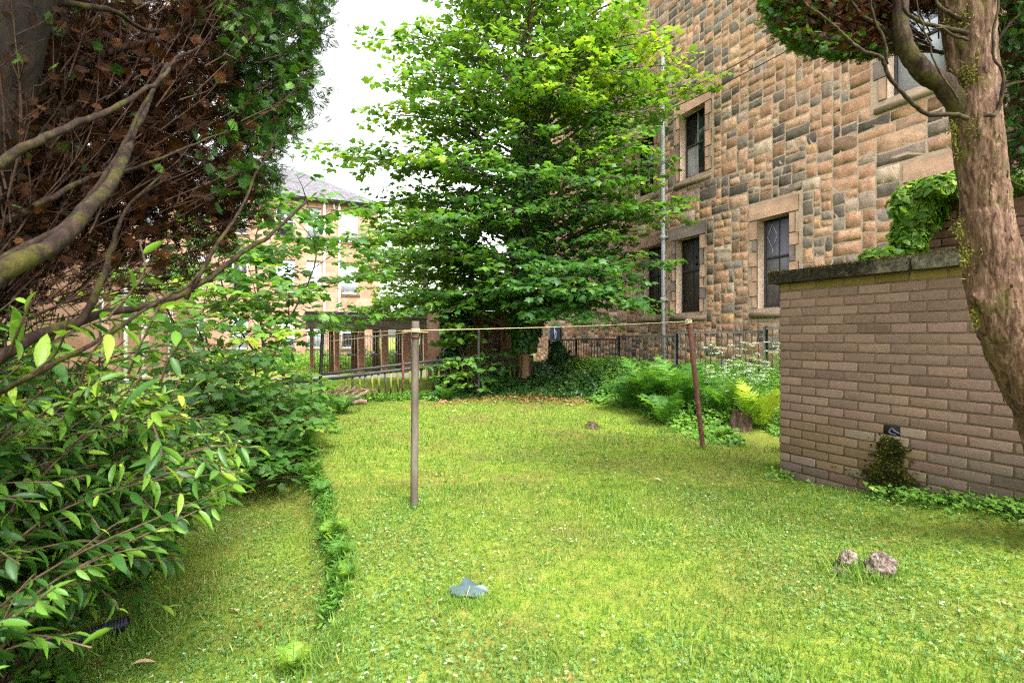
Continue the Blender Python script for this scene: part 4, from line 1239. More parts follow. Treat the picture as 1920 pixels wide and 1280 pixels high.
EX = [((575, 278, 10.6), .52, .55), ((640, 300, 10.4), .5, .5), ((685, 70, 10.4), .62, .5), ((690, 215, 10.2), .66, .55), ((720, 140, 9.8), .62, .55), ((1335, 152, 10.4), .72, .6), ((1290, 120, 10.2), .76, .6), ((1240, 75, 10.3), .74, .6), ((1110, 95, 9.0), .84, .55), ((1070, 150, 8.8), .74, .6),
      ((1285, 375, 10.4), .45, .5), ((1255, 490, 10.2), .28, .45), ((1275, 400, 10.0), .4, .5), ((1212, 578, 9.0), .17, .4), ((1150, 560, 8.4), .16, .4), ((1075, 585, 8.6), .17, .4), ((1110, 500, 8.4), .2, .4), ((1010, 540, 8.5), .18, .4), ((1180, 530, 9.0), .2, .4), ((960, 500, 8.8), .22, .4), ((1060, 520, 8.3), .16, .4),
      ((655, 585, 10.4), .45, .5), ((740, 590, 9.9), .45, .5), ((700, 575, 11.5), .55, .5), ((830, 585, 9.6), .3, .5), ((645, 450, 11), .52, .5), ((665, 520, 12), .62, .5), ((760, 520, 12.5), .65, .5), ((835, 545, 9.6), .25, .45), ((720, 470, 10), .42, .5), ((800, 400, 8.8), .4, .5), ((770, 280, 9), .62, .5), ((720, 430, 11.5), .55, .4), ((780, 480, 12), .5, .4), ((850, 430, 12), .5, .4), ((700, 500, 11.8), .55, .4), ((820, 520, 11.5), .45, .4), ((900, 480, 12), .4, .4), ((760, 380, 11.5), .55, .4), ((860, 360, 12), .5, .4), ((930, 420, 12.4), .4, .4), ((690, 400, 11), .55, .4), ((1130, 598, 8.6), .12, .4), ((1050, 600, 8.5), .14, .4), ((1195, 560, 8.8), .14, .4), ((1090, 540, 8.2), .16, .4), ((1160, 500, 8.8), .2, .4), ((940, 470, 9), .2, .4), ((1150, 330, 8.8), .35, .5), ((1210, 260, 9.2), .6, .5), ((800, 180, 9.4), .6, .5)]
for (px, py, d), tn, f0 in EX:
    e = W(px, py, d); zr = e[2] - CAMZ
    st = trunk_at(max(TB[2] + 1.0, e[2] - random.uniform(.5, 1.3)))
    mid = st + (e - st) * .55 + UP * (.32 if py < 560 else .5); q = st + (e - st) * .22 + UP * .2
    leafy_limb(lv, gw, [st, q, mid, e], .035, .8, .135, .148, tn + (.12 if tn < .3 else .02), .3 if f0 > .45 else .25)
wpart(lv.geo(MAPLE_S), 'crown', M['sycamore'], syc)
wpart(gw, 'limbs', M['sycbark'], syc, True)
# winged seed clusters, paler than the leaves
idx = rng.choice(sum(len(p) for p in lv.P), 1500, replace=False)
AP = np.concatenate(lv.P)[idx]; sd = Leaves()
for _ in range(4): sd.add(AP + rnd(len(AP), .03) - UP * .06, rnd(len(AP)), rnd(len(AP), .4) - UP, rng.uniform(.03, .055, len(AP)), .8 + rng.normal(0, .2, len(AP)))
wpart(sd.geo(ROUND), 'seeds', leaf_mat('sycamore_seed', [(0, (.16, .20, .03)), (1, (.38, .36, .09))], .3, .5, .3), syc)
# ivy on the trunk
iv = Leaves(); n = 11000
z = TB[2] + .62 + 6.3 * rng.uniform(0, 1, n) ** 1.1; az = rng.uniform(0, 2 * math.pi, n)
rad = .16 + (.34 + .16 * vnoise(np.stack([np.cos(az), np.sin(az), z * 1.4], -1), 1.3)) * rng.uniform(.3, 1, n) * np.interp(z - TB[2], [.6, 1.2, 3, 6.9], [.35, .75, 1.2, .8])
c = np.stack([np.interp(z, TK[:, 2], TK[:, 0]), np.interp(z, TK[:, 2], TK[:, 1]), z], -1)
o = np.stack([np.cos(az), np.sin(az), 0 * az], -1)
iv.add(c + o * rad[:, None], o + rnd(n, .45) + UP * .35, -UP + rnd(n, .6) + o * .3, rng.uniform(.06, .115, n), .42 + rng.normal(0, .2, n))
ivy = thing('ivy', 'dark ivy climbing thickly round the sycamore trunk', 'ivy', TB)
wpart(iv.geo(IVY), 'foliage', M['ivy'], ivy)
gw = Geo()
for k in range(7):
    a = k * .9; zz_ = np.linspace(TB[2], TB[2] + 5, 24)
    P = np.stack([np.interp(zz_, TK[:, 2], TK[:, 0]) + (.17 - .008 * (zz_ - TB[2])) * np.cos(a + .5 * np.sin(zz_ * 1.3 + k)), np.interp(zz_, TK[:, 2], TK[:, 1]) + (.17 - .008 * (zz_ - TB[2])) * np.sin(a + .5 * np.sin(zz_ * 1.3 + k)), zz_], -1)
    if k in (2, 3, 4): P = P[5:]
    gw.tube(P, .014, 5)
wpart(gw, 'stems', M['stem'], ivy, True)

# ---------------------------------------------------------------- saplings and bushes with sycamore leaves
def sapling(lab, base, stems, size, tint, name='sycamore_sapling', mat='sapling', step=.16, tw=.5, side=9, tilt=.35, cat='sapling'):
    t = thing(name, lab, cat, base)
    lv = Leaves(); gw = Geo(); gt = Geo()
    for pts, r in stems:
        P = spline(pts, 8); gt.tube(P, np.linspace(r, .006, len(P)), 8, bump=.05)
        n = len(P); L = np.linalg.norm(P[-1] - P[0])
        for k in range(side):
            f = .25 + .75 * (k + random.random()) / side
            q = P[min(n - 1, int(f * n))]; az = k * 2.4 + random.uniform(-.4, .4)
            l = (1.15 - .75 * f) * L * .5 * random.uniform(.7, 1.2) + .15
            d = np.array([math.cos(az), math.sin(az), .35])
            leafy_limb(lv, gw, [q, q + d * l * .5 + UP * .05, q + d * l], .010, tw, step, size, tint + random.gauss(0, .1), .15, tilt, sides=4, r1=.003)
        lv.add(P[-1:], UP[None] + rnd(1, .3), rnd(1), size, tint + .2)
    wpart(gt, 'trunk', M['sycbark'], t, True); wpart(gw, 'twigs', M['stem'], t); wpart(lv.geo(MAPLE), 'crown', M[mat], t)
    return t
b = W(502, 740, 8.0); b[2] = float(ground(b[0], b[1]))
sapling('slender two stemmed sycamore sapling standing in front of the far tenement', b,
        [([b, W(498, 690, 8), W(485, 562, 8), W(479, 455, 8), W(492, 405, 8.1)], .035), ([W(499, 700, 8), W(535, 615, 7.9), W(592, 487, 7.8), W(575, 370, 7.8)], .02), ([W(499, 690, 8), W(440, 600, 8.2), W(410, 500, 8.2), W(425, 455, 8.3)], .018)], .145, .42, side=11, tw=.45, step=.15)
b = W(400, 760, 6.6); b[2] = float(ground(b[0], b[1]))
sapling('young sycamore sapling with yellow green top leaves left of the slender one', b,
        [([b, W(395, 680, 6.6), W(380, 600, 6.6), W(392, 520, 6.6)], .02), ([b, W(350, 660, 6.3), W(318, 590, 6.2), W(310, 540, 6.2)], .02), ([b, W(440, 690, 6.8), W(455, 620, 6.8)], .016)], .125, .55, side=9, tw=.4, step=.15)
b = np.array([-2.75, 5.2, float(ground(-2.75, 5.2))])
sapling('bushy sycamore thicket with broad leaves overhanging the lawn edge on the left', b,
        [([b, W(470, 800, 5.6), W(480, 700, 5.9)], .022), ([b, W(440, 760, 5.3), W(420, 670, 5.6)], .02), ([b, W(500, 800, 6.0), W(538, 748, 6.6)], .02), ([b, W(470, 850, 5.0), W(496, 800, 5.2)], .018), ([b, W(450, 880, 4.8), W(478, 880, 4.8)], .015), ([b, W(420, 860, 4.8), W(400, 760, 5.0)], .018), ([b, W(430, 890, 4.6), W(470, 915, 4.5)], .012), ([b, W(380, 800, 5), W(350, 690, 5.2)], .018), ([b, W(400, 800, 5), W(380, 640, 5.4)], .018)], .105, .38, 'sycamore_bush', side=11, tw=.34, step=.12, cat='bush')
b = W(905, 742, 10.2); b[2] = float(ground(b[0], b[1]))
sapling('bright green seedling sycamores growing against the broken railing left of the trunk', b,
        [([b, W(880, 690, 10.1), W(860, 640, 10.2)], .012), ([b, W(850, 720, 10), W(835, 690, 10)], .01), ([b, W(880, 730, 9.8), W(890, 700, 9.7)], .01), ([b, W(860, 650, 10.3), W(880, 600, 10.4)], .01)], .13, .45, 'sycamore_seedlings', side=6, tw=.3, step=.13, cat='bush')
# leafy tree standing behind the shelter
b = W(790, 690, 25.0); b[2] = float(ground(b[0], b[1]))
def back_tree(lab, b, H, R, tint):
    t = thing('broadleaf_tree', lab, 'tree', b)
    lv = Leaves(); gw = Geo(); gt = Geo()
    P = spline([b - UP * .2, b + UP * H * .4 + np.array([.2, 0, 0]), b + UP * H * .95], 8); gt.tube(P, np.linspace(.2, .04, len(P)), 10, bump=.1)
    for k in range(46):
        f = (k + .5) / 46; az = k * 2.4; z = H * (.22 + .78 * f); r = R * math.sin(math.pi * (.16 + .80 * f)) * random.uniform(.8, 1.1)
        st = b + UP * (z - .8); e = b + np.array([r * math.cos(az), r * math.sin(az), z])
        leafy_limb(lv, gw, [st, (st + e) / 2 + UP * .4, e], .05, 1.1, .22, .22, tint + random.gauss(0, .08), .2, .45, node=.2, pet=.14)
    wpart(gt, 'trunk', M['sycbark'], t, True); wpart(gw, 'limbs', M['sycbark'], t); wpart(lv.geo(MAPLE_S), 'crown', M['sycamore'], t)
back_tree('yellow green broadleaf tree standing behind the bin shelter', b, 8.3, 3.7, .62)
# dark ivy mass behind it
def ivy_mass(lab, blobs, n, size, tint, name='ivy_bush', mat='ivy', tmpl=IVY):
    iv = Leaves(); c0 = np.array(blobs[0][0], float); c0[2] = float(ground(c0[0], c0[1]))
    for (c, rx_, ry_, rz_) in blobs:
        D = unit(rnd(n)); r = rng.uniform(.55, 1.05, (n, 1)) * (1 + .25 * vnoise(D * 2 + np.array(c), 1.3))[:, None]
        P = np.array(c, float) + D * r * np.array([rx_, ry_, rz_])
        P[:, 2] = np.maximum(P[:, 2], ground(P[:, 0], P[:, 1]) + .02)
        iv.add(P, D + rnd(n, .5) + UP * .4, -UP * .6 + rnd(n, .6), size * rng.uniform(.6, 1.3, n), tint + rng.normal(0, .18, n))
    t = thing(name, lab, 'ivy' if 'ivy' in name else 'shrub', c0)
    wpart(iv.geo(tmpl), 'foliage', M[mat], t)
    gw = Geo()
    for (c, rx_, ry_, rz_) in blobs:
        for k in range(9):
            e = np.array(c) + unit(rnd(1))[0] * np.array([rx_, ry_, rz_]) * .8; s0 = np.array([c[0] + random.uniform(-.1, .1), c[1], max(float(ground(c[0], c[1])), c[2] - rz_ * 1.1)])
            if e[2] > s0[2] + .1: gw.tube(spline([s0, (s0 + e) / 2 + rnd(1, .06)[0], e], 4), .008, 4)
    wpart(gw, 'stems', M['stem'], t)
    return t
ivy_mass('dark ivy clad mass between the bin shelter and the brick hut', [(W(856, 610, 11.2), .36, .3, .62), (W(848, 690, 11), .36, .3, .5)], 2000, .10, .33)
ivy_mass('dark twiggy ivy bush between the sycamore trunk and the iron railing', [(W(1062, 690, 11.6), .38, .3, .40), (W(1045, 660, 11.7), .2, .22, .3), (W(1100, 705, 11.4), .3, .3, .22)], 1500, .085, .3)
ivy_mass('glossy green ivy tumbling over the end of the taller brick wall', [(W(1722, 385, 4.28), .22, .12, .20), (W(1704, 440, 4.33), .12, .10, .20), (W(1776, 350, 4.15), .2, .12, .08), (W(1650, 478, 4.2), .12, .1, .03), (W(1900, 338, 3.75), .2, .12, .04)], 1500, .075, .62, 'ivy', 'weeds')

# ---------------------------------------------------------------- big glossy shrub at the left
sh0 = np.array([-2.15, 1.75, float(ground(-2.15, 1.75))])
shr = thing('shrub', 'large glossy leaved shrub arching in from the left foreground', 'shrub', sh0)
lv = Leaves(); lv2 = Leaves(); gw = Geo()
bases = [np.array([x, y, float(ground(x, y)) - .05]) for x, y in ((-2.25, 1.6), (-2.1, 2.0), (-2.5, 2.4), (-2.0, 1.45), (-2.4, 2.9))]
def lance_stem(pts, r, size, tint, f0=.35, nodes=.045, tilt=.45):
    P = spline(pts, 7); n = len(P); gw.tube(P, np.linspace(r, .0025, n), 5, cap=False)
    seg = np.linalg.norm(np.diff(P, axis=0), axis=1); cum = np.concatenate([[0], np.cumsum(seg)]); L = cum[-1]
    ss = np.arange(L * f0, L, nodes); m = len(ss)
    if m == 0: return
    q = np.stack([np.interp(ss, cum, P[:, c]) for c in range(3)], -1)
    T = unit(np.gradient(P, axis=0)); ii = np.clip(np.searchsorted(cum, ss), 0, n - 1); T = T[ii]
    a = np.arange(m) * 2.4 + random.random() * 6; s1 = unit(np.cross(T, UP)); s2 = np.cross(s1, T)
    out = s1 * np.cos(a)[:, None] + s2 * np.sin(a)[:, None]
    dr = unit(T * .85 + out * .75 - UP * .28 + rnd(m, .15))
    nn = UP * .9 + rnd(m, tilt) + out * .35
    young = sm(.8, 1.0, ss / L)
    (lv if random.random() < .5 else lv2).add(q, nn, dr, size * rng.uniform(.5, 1.2, m) * (1 - .3 * young), tint + .33 * young + rng.normal(0, .12, m))
TOPX = [-120, 0, 100, 220, 300, 400, 450, 490]; TOPY = [520, 560, 570, 620, 690, 770, 830, 890]
BOTY = [1230, 1170, 1120, 1080, 1010, 950, 910, 900]
stems = 0
while stems < 250:
    px = random.uniform(-130, 455); fr = random.random() ** .85
    yt, yb = np.interp(px, TOPX, TOPY), np.interp(px, TOPX, BOTY)
    py = yt + (yb - yt) * fr
    d = random.uniform(1.75, 3.2) if px > 120 else random.uniform(1.35, 3.2)
    tip = W(px, py, d)
    if tip[2] < ground(tip[0], tip[1]) + .22: continue
    b0 = min(bases, key=lambda q: np.linalg.norm((q - tip)[:2]) + random.uniform(0, .6))
    mid = b0 + (tip - b0) * .5 + UP * random.uniform(.15, .35) * np.linalg.norm(tip - b0) + rnd(1, .05)[0]
    m1 = b0 + (mid - b0) * .5 + UP * .08
    lance_stem([b0, m1, mid, tip], .0075, .100, .36 + random.gauss(0, .08) + .16 * (1 - fr), .3, .029)
    P = spline([b0, m1, mid, tip], 6)
    for k in range(5):
        q = P[random.randint(len(P) // 2, len(P) - 3)]; dv = unit(tip - q) + rnd(1, .45)[0]; dv[2] *= .6
        l = random.uniform(.14, .34)
        e = q + unit(dv) * l
        if e[2] > ground(e[0], e[1]) + .12: lance_stem([q, q + unit(dv) * l * .5 + UP * .02, e], .003, .092, .42 + random.gauss(0, .09), .1, .030)
    stems += 1
# bright near sprigs poking up among the conifer branches and two low bare stems
for (pa, pb, d0, d1) in (((60, 700), (130, 590), 1.3, 1.25), ((150, 720), (215, 610), 1.35, 1.3), ((240, 700), (300, 570), 1.4, 1.35), ((300, 720), (345, 630), 1.5, 1.45), ((20, 660), (60, 560), 1.25, 1.2), ((200, 600), (262, 452), 1.45, 1.45)):
    lance_stem([W(*pa, d0), (W(*pa, d0) + W(*pb, d1)) / 2 + rnd(1, .02)[0], W(*pb, d1)], .004, .10, .62, .1, .04, .7)
lance_stem([W(-40, 1250, 1.55), W(60, 1160, 1.7), W(150, 1110, 1.85), W(240, 1060, 2.0), W(345, 1040, 2.1)], .012, .09, .25, .35, .045, .5)
lance_stem([W(-60, 1240, 1.6), W(20, 1130, 1.8), W(90, 1000, 2.0), W(140, 880, 2.1)], .02, .09, .3, .6)
lance_stem([W(150, 940, 2.0), W(250, 880, 2.2), W(350, 850, 2.3), W(452, 828, 2.4)], .008, .085, .5, .4)
wpart(lv2.geo(LANCE_CURL, lv.geo(LANCE)), 'foliage', M['laurel'], shr); wpart(gw, 'stems', M['stem'], shr, True)

# ---------------------------------------------------------------- conifers
def conifer_spray(lvs, P, D, size, tint, tilt=.5):
    lvs.add(P, np.cross(D, rnd(len(P))) * .6 + UP * .6 + rnd(len(P), tilt), D, size, tint)
def inpoly(px, py, poly):
    r = False; j = len(poly) - 1
    for i in range(len(poly)):
        xi, yi = poly[i]; xj, yj = poly[j]
        if (yi > py) != (yj > py) and px < (xj - xi) * (py - yi) / (yj - yi) + xi: r = not r
        j = i
    return r

# left: trunk just out of view, limbs sweeping up to the right
lc0 = W(-420, 1230, 1.5); lc0[2] = float(ground(lc0[0], lc0[1]))
lcon = thing('conifer_tree', 'dark cypress spreading in from the upper left with bare brown inner branches and mossy limbs', 'tree', lc0)
g = Geo(); TP = spline([lc0 + np.array([0, 0, -.1]), W(-300, 900, 1.5), W(-160, 600, 1.5), W(-45, 300, 1.55), W(15, 120, 1.6), W(60, -40, 1.65), W(140, -300, 1.75), W(220, -700, 1.9)], 10)
g.tube(TP, np.linspace(.12, .055, len(TP)), 18, bump=.16); wpart(g, 'trunk', M['shadebark'], lcon, True)
LIMBS = [([(-250, 790, 1.45), (-60, 722, 1.3), (0, 690, 1.35), (120, 625, 1.5), (230, 592, 1.7), (350, 560, 1.9), (450, 490, 2.1), (520, 440, 2.3), (575, 385, 2.45)], .021),
         ([(-230, 720, 1.4), (-80, 610, 1.05), (0, 530, 1.12), (100, 478, 1.22), (180, 400, 1.35), (240, 300, 1.6), (268, 230, 1.9), (300, 150, 2.4)], .029),
         ([(-180, 620, 1.45), (-40, 520, 1.25), (60, 465, 1.35), (170, 390, 1.5), (260, 250, 1.7), (330, 120, 1.9)], .016),
         ([(-120, 420, 1.5), (-60, 345, 1.12), (0, 315, 1.15), (100, 262, 1.3), (200, 215, 1.5), (290, 158, 1.7), (335, 112, 1.85), (372, 95, 1.9)], .013),
         ([(140, 615, 1.55), (185, 540, 1.6), (205, 470, 1.7), (232, 400, 1.8), (300, 330, 2.0)], .012),
         ([(-150, 800, 1.4), (100, 690, 1.4), (240, 610, 1.6), (330, 550, 1.8), (400, 500, 2.0), (470, 455, 2.2)], .008),
         ([(10, 130, 1.6), (80, 22, 1.7), (200, 25, 1.9), (280, 62, 2.2), (350, 42, 2.4), (440, -20, 2.6)], .014),
         ([(-100, 460, 1.5), (60, 380, 1.6), (160, 330, 1.8), (260, 300, 2.0), (420, 240, 2.4)], .012),
         ([(-60, 330, 1.55), (90, 230, 1.8), (200, 170, 2.1), (330, 150, 2.4), (470, 90, 2.8)], .016),
         ([(-20, 230, 1.6), (150, 120, 2.0), (330, 60, 2.4), (520, -10, 2.9)], .02),
         ([(350, 560, 1.9), (400, 470, 2.0), (450, 400, 2.2), (500, 300, 2.4), (520, 250, 2.5)], .009)]
for pts, r in LIMBS:
    P = spline([W(*p) for p in pts], 8); P = P + np.cumsum(rnd(len(P), .0025), 0)
    g = Geo(); g.tube(P, np.linspace(r, r * .3, len(P)), 12, bump=.10); wpart(g, 'limb', M['shadelimb'], lcon, True)
POLY = [(-260, -260), (640, -260), (622, 0), (628, 70), (602, 120), (622, 150), (585, 190), (560, 225), (540, 265), (530, 310), (512, 345), (520, 400), (440, 440), (360, 470), (250, 480), (150, 470), (60, 520), (-40, 560), (-260, 640)]
gb = Leaves(); gg_ = Leaves(); tw = Geo()
def hub(py): return W(-60 + .12 * (600 - py), 420 + .45 * py if py > 0 else 420 + .3 * py, 1.5)
nb = 0
while nb < 900:
    px, py = random.uniform(-220, 640), random.uniform(-240, 640)
    if not inpoly(px, py, POLY): continue
    d = 1.75 + 1.55 * max(px, 0) / 600 + random.uniform(-.25, .55)
    if (px < -40 or py < -60) and random.random() < .5: nb += 1; continue
    tip = W(px, py, d); hb = hub(py)
    v = tip - hb; L = np.linalg.norm(v)
    l = min(L * .8, random.uniform(.45, 1.0)); dirv = unit(v)
    st = tip - dirv * l - UP * .12 * l
    mid = (st + tip) / 2 - UP * .10 * l + rnd(1, .05 * l)[0]
    P = spline([st, mid, tip], 6); m = len(P)
    tw.tube(P, np.linspace(random.uniform(.0018, .0045), .001, m), 4, cap=False)
    # bare side twigs and sprays
    gp = float(sm(455, 545, px + (30 if py < 200 else 0))) * float(1 - sm(300, 390, py)) * .95 + .03 + .25 * float(sm(-20, -180, py))
    lowbare = float(sm(330, 450, py))
    for k in range(random.randint(22, 30)):
        f = .25 + .75 * random.random(); q = P[min(m - 1, int(f * m))]
        dv = unit(dirv * random.uniform(.5, 1.1) + rnd(1, .55)[0] + UP * random.uniform(-.1, .35))
        sl = random.uniform(.05, .17)
        qx, qy = CX + q[0] / q[1] * F, HY - (q[2] - CAMZ) / q[1] * F
        if (qx < -50 or qy < -50) and random.random() < .8: continue
        if random.random() < .55: tw.tube(np.stack([q, q + dv * sl * .6 + rnd(1, .006)[0], q + dv * sl]), [.0022, .0016, .001], 3, cap=False)
        if random.random() > .92 - .55 * lowbare: continue
        green = random.random() < gp
        tgt = gg_ if green else gb
        conifer_spray(tgt, (q + dv * sl * .5)[None], (dv + UP * .1)[None], random.uniform(.035, .085) * min(1, (q[1] / 2.3) ** 1.3), (.5 if green else .40) + random.gauss(0, .2))
    if gp > .4:
        for k in range(26):
            q = P[random.randint(m // 2, m - 1)] + rnd(1, .05)[0]; dv = unit(dirv + rnd(1, .6)[0] + UP * .3)
            conifer_spray(gg_, q[None], dv[None], random.uniform(.035, .08), .5 + random.gauss(0, .2))
    nb += 1
# the crown continues above and to the left, out of view
n = 500
P = np.stack([rng.uniform(-3.2, .2, n), rng.uniform(1.4, 4.2, n), rng.uniform(3.6, 5.2, n)], -1)
P = P[(P[:, 0] + 1.6) ** 2 / 2.4 + (P[:, 1] - 2.4) ** 2 / 2.6 < 1]
P = P[[ (HY - (p[2] - CAMZ) / p[1] * F) < -40 for p in P]]
conifer_spray(gg_, P, unit(P - np.array([-1.8, 2.2, 2.5])) + rnd(len(P), .4), rng.uniform(.1, .18, len(P)), .5 + rng.normal(0, .2, len(P)))
n = 420  # unseen sprays added around the trunk top to shade it from the sun
P = np.stack([rng.uniform(-2.4, -1.15, n), rng.uniform(.3, 1.5, n), rng.uniform(2.75, 4.2, n)], -1)
conifer_spray(gg_, P, unit(P - np.array([-1.8, 1.5, 2.5])) + rnd(n, .4), rng.uniform(.12, .2, n), .5 + rng.normal(0, .2, n))
# shell on the far side of the crown so that little sky shows through the middle
n = 0
while n < 6500:
    px, py = random.uniform(-150, 600), random.uniform(-150, 430)
    if not inpoly(px + 25, py + 10, POLY): continue
    if py > 300 and random.random() < (py - 300) / 130: continue
    d = 2.6 + 1.3 * max(px, 0) / 600 + random.uniform(-.1, .5); p = W(px, py, d); dv = unit(p - hub(py)) + rnd(1, .6)[0]
    gr = random.random() < (.85 * float(sm(430, 560, px)) * float(1 - sm(290, 360, py)) + .10)
    conifer_spray(gg_ if gr else gb, p[None], dv[None], random.uniform(.06, .11), .4 + random.gauss(0, .2)); n += 1
wpart(gb.geo(SPRAY), 'dead_foliage', M['brown_spray'], lcon); wpart(gg_.geo(SPRAY), 'green_foliage', M['green_spray'], lcon); wpart(tw, 'twigs', M['twig'], lcon)

# right: leaning trunk in front of the brick wall
rc0 = W(2035, 1050, 2.6); rc0[2] = float(ground(rc0[0], rc0[1]))
rcon = thing('conifer_tree', 'cypress with a flaking leaning trunk and flat topped crown at the right edge', 'tree', rc0)
g = Geo()
TPX = [(2040, 1085, 58), (2015, 930, 60), (1985, 820, 58), (1946, 735, 54), (1908, 655, 54), (1876, 575, 54), (1861, 500, 49), (1853, 440, 45), (1846, 370, 43), (1838, 300, 42), (1829, 200, 42), (1823, 110, 42), (1816, 30, 44), (1810, -60, 46), (1802, -300, 48), (1790, -700, 50)]
C_ = np.array([W(a, b, 2.6) for a, b, _ in TPX]); R_ = np.array([c for *_, c in TPX]) / F * 2.6 * .86
tS = np.linspace(0, len(C_) - 1, 260); TPs = spline(C_, 20); Rs = np.interp(np.linspace(0, len(R_) - 1, len(TPs)), np.arange(len(R_)), R_)
TPs = np.stack([np.interp(np.linspace(0, 1, 620), np.linspace(0, 1, len(TPs)), TPs[:, c]) for c in range(3)], -1); Rs = np.interp(np.linspace(0, 1, 620), np.linspace(0, 1, len(Rs)), Rs)
V, Fc = tube(TPs, Rs, 140, 0, False)
ring = V.reshape(len(TPs), 140, 3); dirs = unit(ring - TPs[:, None])
q = ring * np.array([1, 1, .22])
plates = vfbm(q, 16, 3)
fl = vfbm(ring * np.array([1, 1, .45]), 42, 3)
ring = ring + dirs * (.008 * np.where(plates > 0, plates * 1.8, plates * 2.8) + .007 * np.maximum(fl, -.1) + .008 * vfbm(ring, 5, 2) - .008 * np.clip(1 - np.abs(vfbm(ring * np.array([1, 1, .14]), 20, 3)) / .09, 0, 1))[..., None]
# burr on the left where a limb was lost
kc = W(1826, 560, 2.6)
dd = np.linalg.norm(ring - kc, axis=-1); ring = ring + np.array([-1, -.3, .1]) * (.035 * np.exp(-(dd / .035) ** 2) * (1 + .5 * vnoise(ring, 60)))[..., None]
g.add(ring.reshape(-1, 3), Fc); wpart(g, 'trunk', M['bark'], rcon, True)
# lifted bark flakes
fk = Leaves(); ii = rng.integers(0, len(TPs), 900); jj = rng.integers(0, 140, 900)
fk.add(ring[ii, jj] + dirs[ii, jj] * .001, dirs[ii, jj] + rnd(900, .3), UP * rng.choice([-1, 1], (900, 1)) + rnd(900, .3), rng.uniform(.012, .034, 900), .5)
wpart(fk.geo((LANCE[0] * np.array([1.3, 1, .6]), LANCE[1])), 'bark_flakes', M['bark'], rcon)
mo = Leaves()
for (mx, my, mr, mn) in ((1832, 125, .035, 320), (1836, 235, .045, 420), (1822, 20, .03, 160), (1850, 470, .04, 200), (1835, 420, .03, 120), (1870, 590, .03, 160)):
    c_ = W(mx, my, 2.48); P = c_ + rnd(mn, 1) * np.array([mr * .5, .0, mr]);
    ax_i = np.array([np.argmin(np.abs(TPs[:, 2] - p[2])) for p in P]); off = P - TPs[ax_i]; r_ = Rs[ax_i]
    P[:, 1] = TPs[ax_i, 1] - np.sqrt(np.maximum(r_ ** 2 - off[:, 0] ** 2, 0)) - .008
    mo.add(P, rnd(mn, .6) - np.array([0, 1, 0]), rnd(mn, .7) - UP * .5, rng.uniform(.008, .022, mn), .5 + rng.normal(0, .25, mn))
wpart(mo.geo(LANCE), 'moss', leaf_mat('trunk_moss', [(0, (.03, .035, .006)), (.5, (.10, .10, .015)), (1, (.20, .19, .035))], .1, .9, .1), rcon)
RL_ = [([(1830, 250), (1798, 195), (1770, 158), (1733, 136), (1702, 100), (1684, 50), (1680, -20), (1690, -120)], .055, 0),
       ([(1815, 222), (1793, 217), (1745, 214), (1702, 178), (1672, 130), (1657, 106), (1627, 97), (1597, 72), (1576, 54), (1533, 18), (1500, -20)], .0115, -.12),
       ([(1815, 62), (1781, 54), (1733, 45), (1696, 27), (1684, 0), (1670, -60)], .012, -.1),
       ([(1850, 215), (1866, 211), (1878, 187), (1878, 136), (1860, 106), (1857, 75), (1864, 9), (1870, -60)], .010, -.13),
       ([(1800, 195), (1793, 181), (1757, 127), (1733, 60), (1720, 30), (1712, -40)], .0055, -.15),
       ([(1666, 122), (1660, 80), (1640, 30), (1632, -20)], .008, -.05), ([(1700, 110), (1660, 60), (1615, 30), (1590, -10)], .014, .05),
       ([(1690, 70), (1640, 90), (1600, 60), (1560, 10)], .008, .1), ([(1812, 40), (1770, 15), (1755, -30)], .012, -.05), ([(1650, 60), (1610, 75), (1570, 70), (1520, 40), (1480, 0)], .007, .15),
       ([(1815, 75), (1785, 68), (1760, 55), (1745, 58)], .007, -.1), ([(1850, 290), (1880, 320), (1905, 345), (1930, 350)], .008, .2), ([(1845, 200), (1890, 160), (1930, 150)], .012, .2),
       ([(1840, 120), (1880, 60), (1930, 10)], .014, .25), ([(1845, 260), (1890, 262), (1930, 255)], .008, .2)]
for pts, r, dd_ in RL_:
    P = spline([W(a, b, 2.6 + dd_) for a, b in pts], 8); P = P + np.cumsum(rnd(len(P), .0018), 0)
    g = Geo(); g.tube(P, np.linspace(r, r * (.55 if r > .02 else .4), len(P)), 16 if r > .02 else 9, bump=.12); wpart(g, 'limb', M['limb'], rcon, True)
gb = Leaves(); gg_ = Leaves(); tw = Geo()
RP = [(1405, -420), (1413, -40), (1416, 15), (1430, 50), (1465, 82), (1510, 104), (1560, 112), (1612, 108), (1650, 92), (1676, 60), (1690, 10), (1800, 30), (1800, -420)]
def rim(px, py):
    P = np.array(RP[:9]); best = 1e9
    for a, b in zip(P[:-1], P[1:]):
        t = np.clip(np.dot([px - a[0], py - a[1]], b - a) / np.dot(b - a, b - a), 0, 1); best = min(best, np.hypot(*(a + (b - a) * t - [px, py])))
    return best
hubr = W(1760, 130, 2.7); n = 0
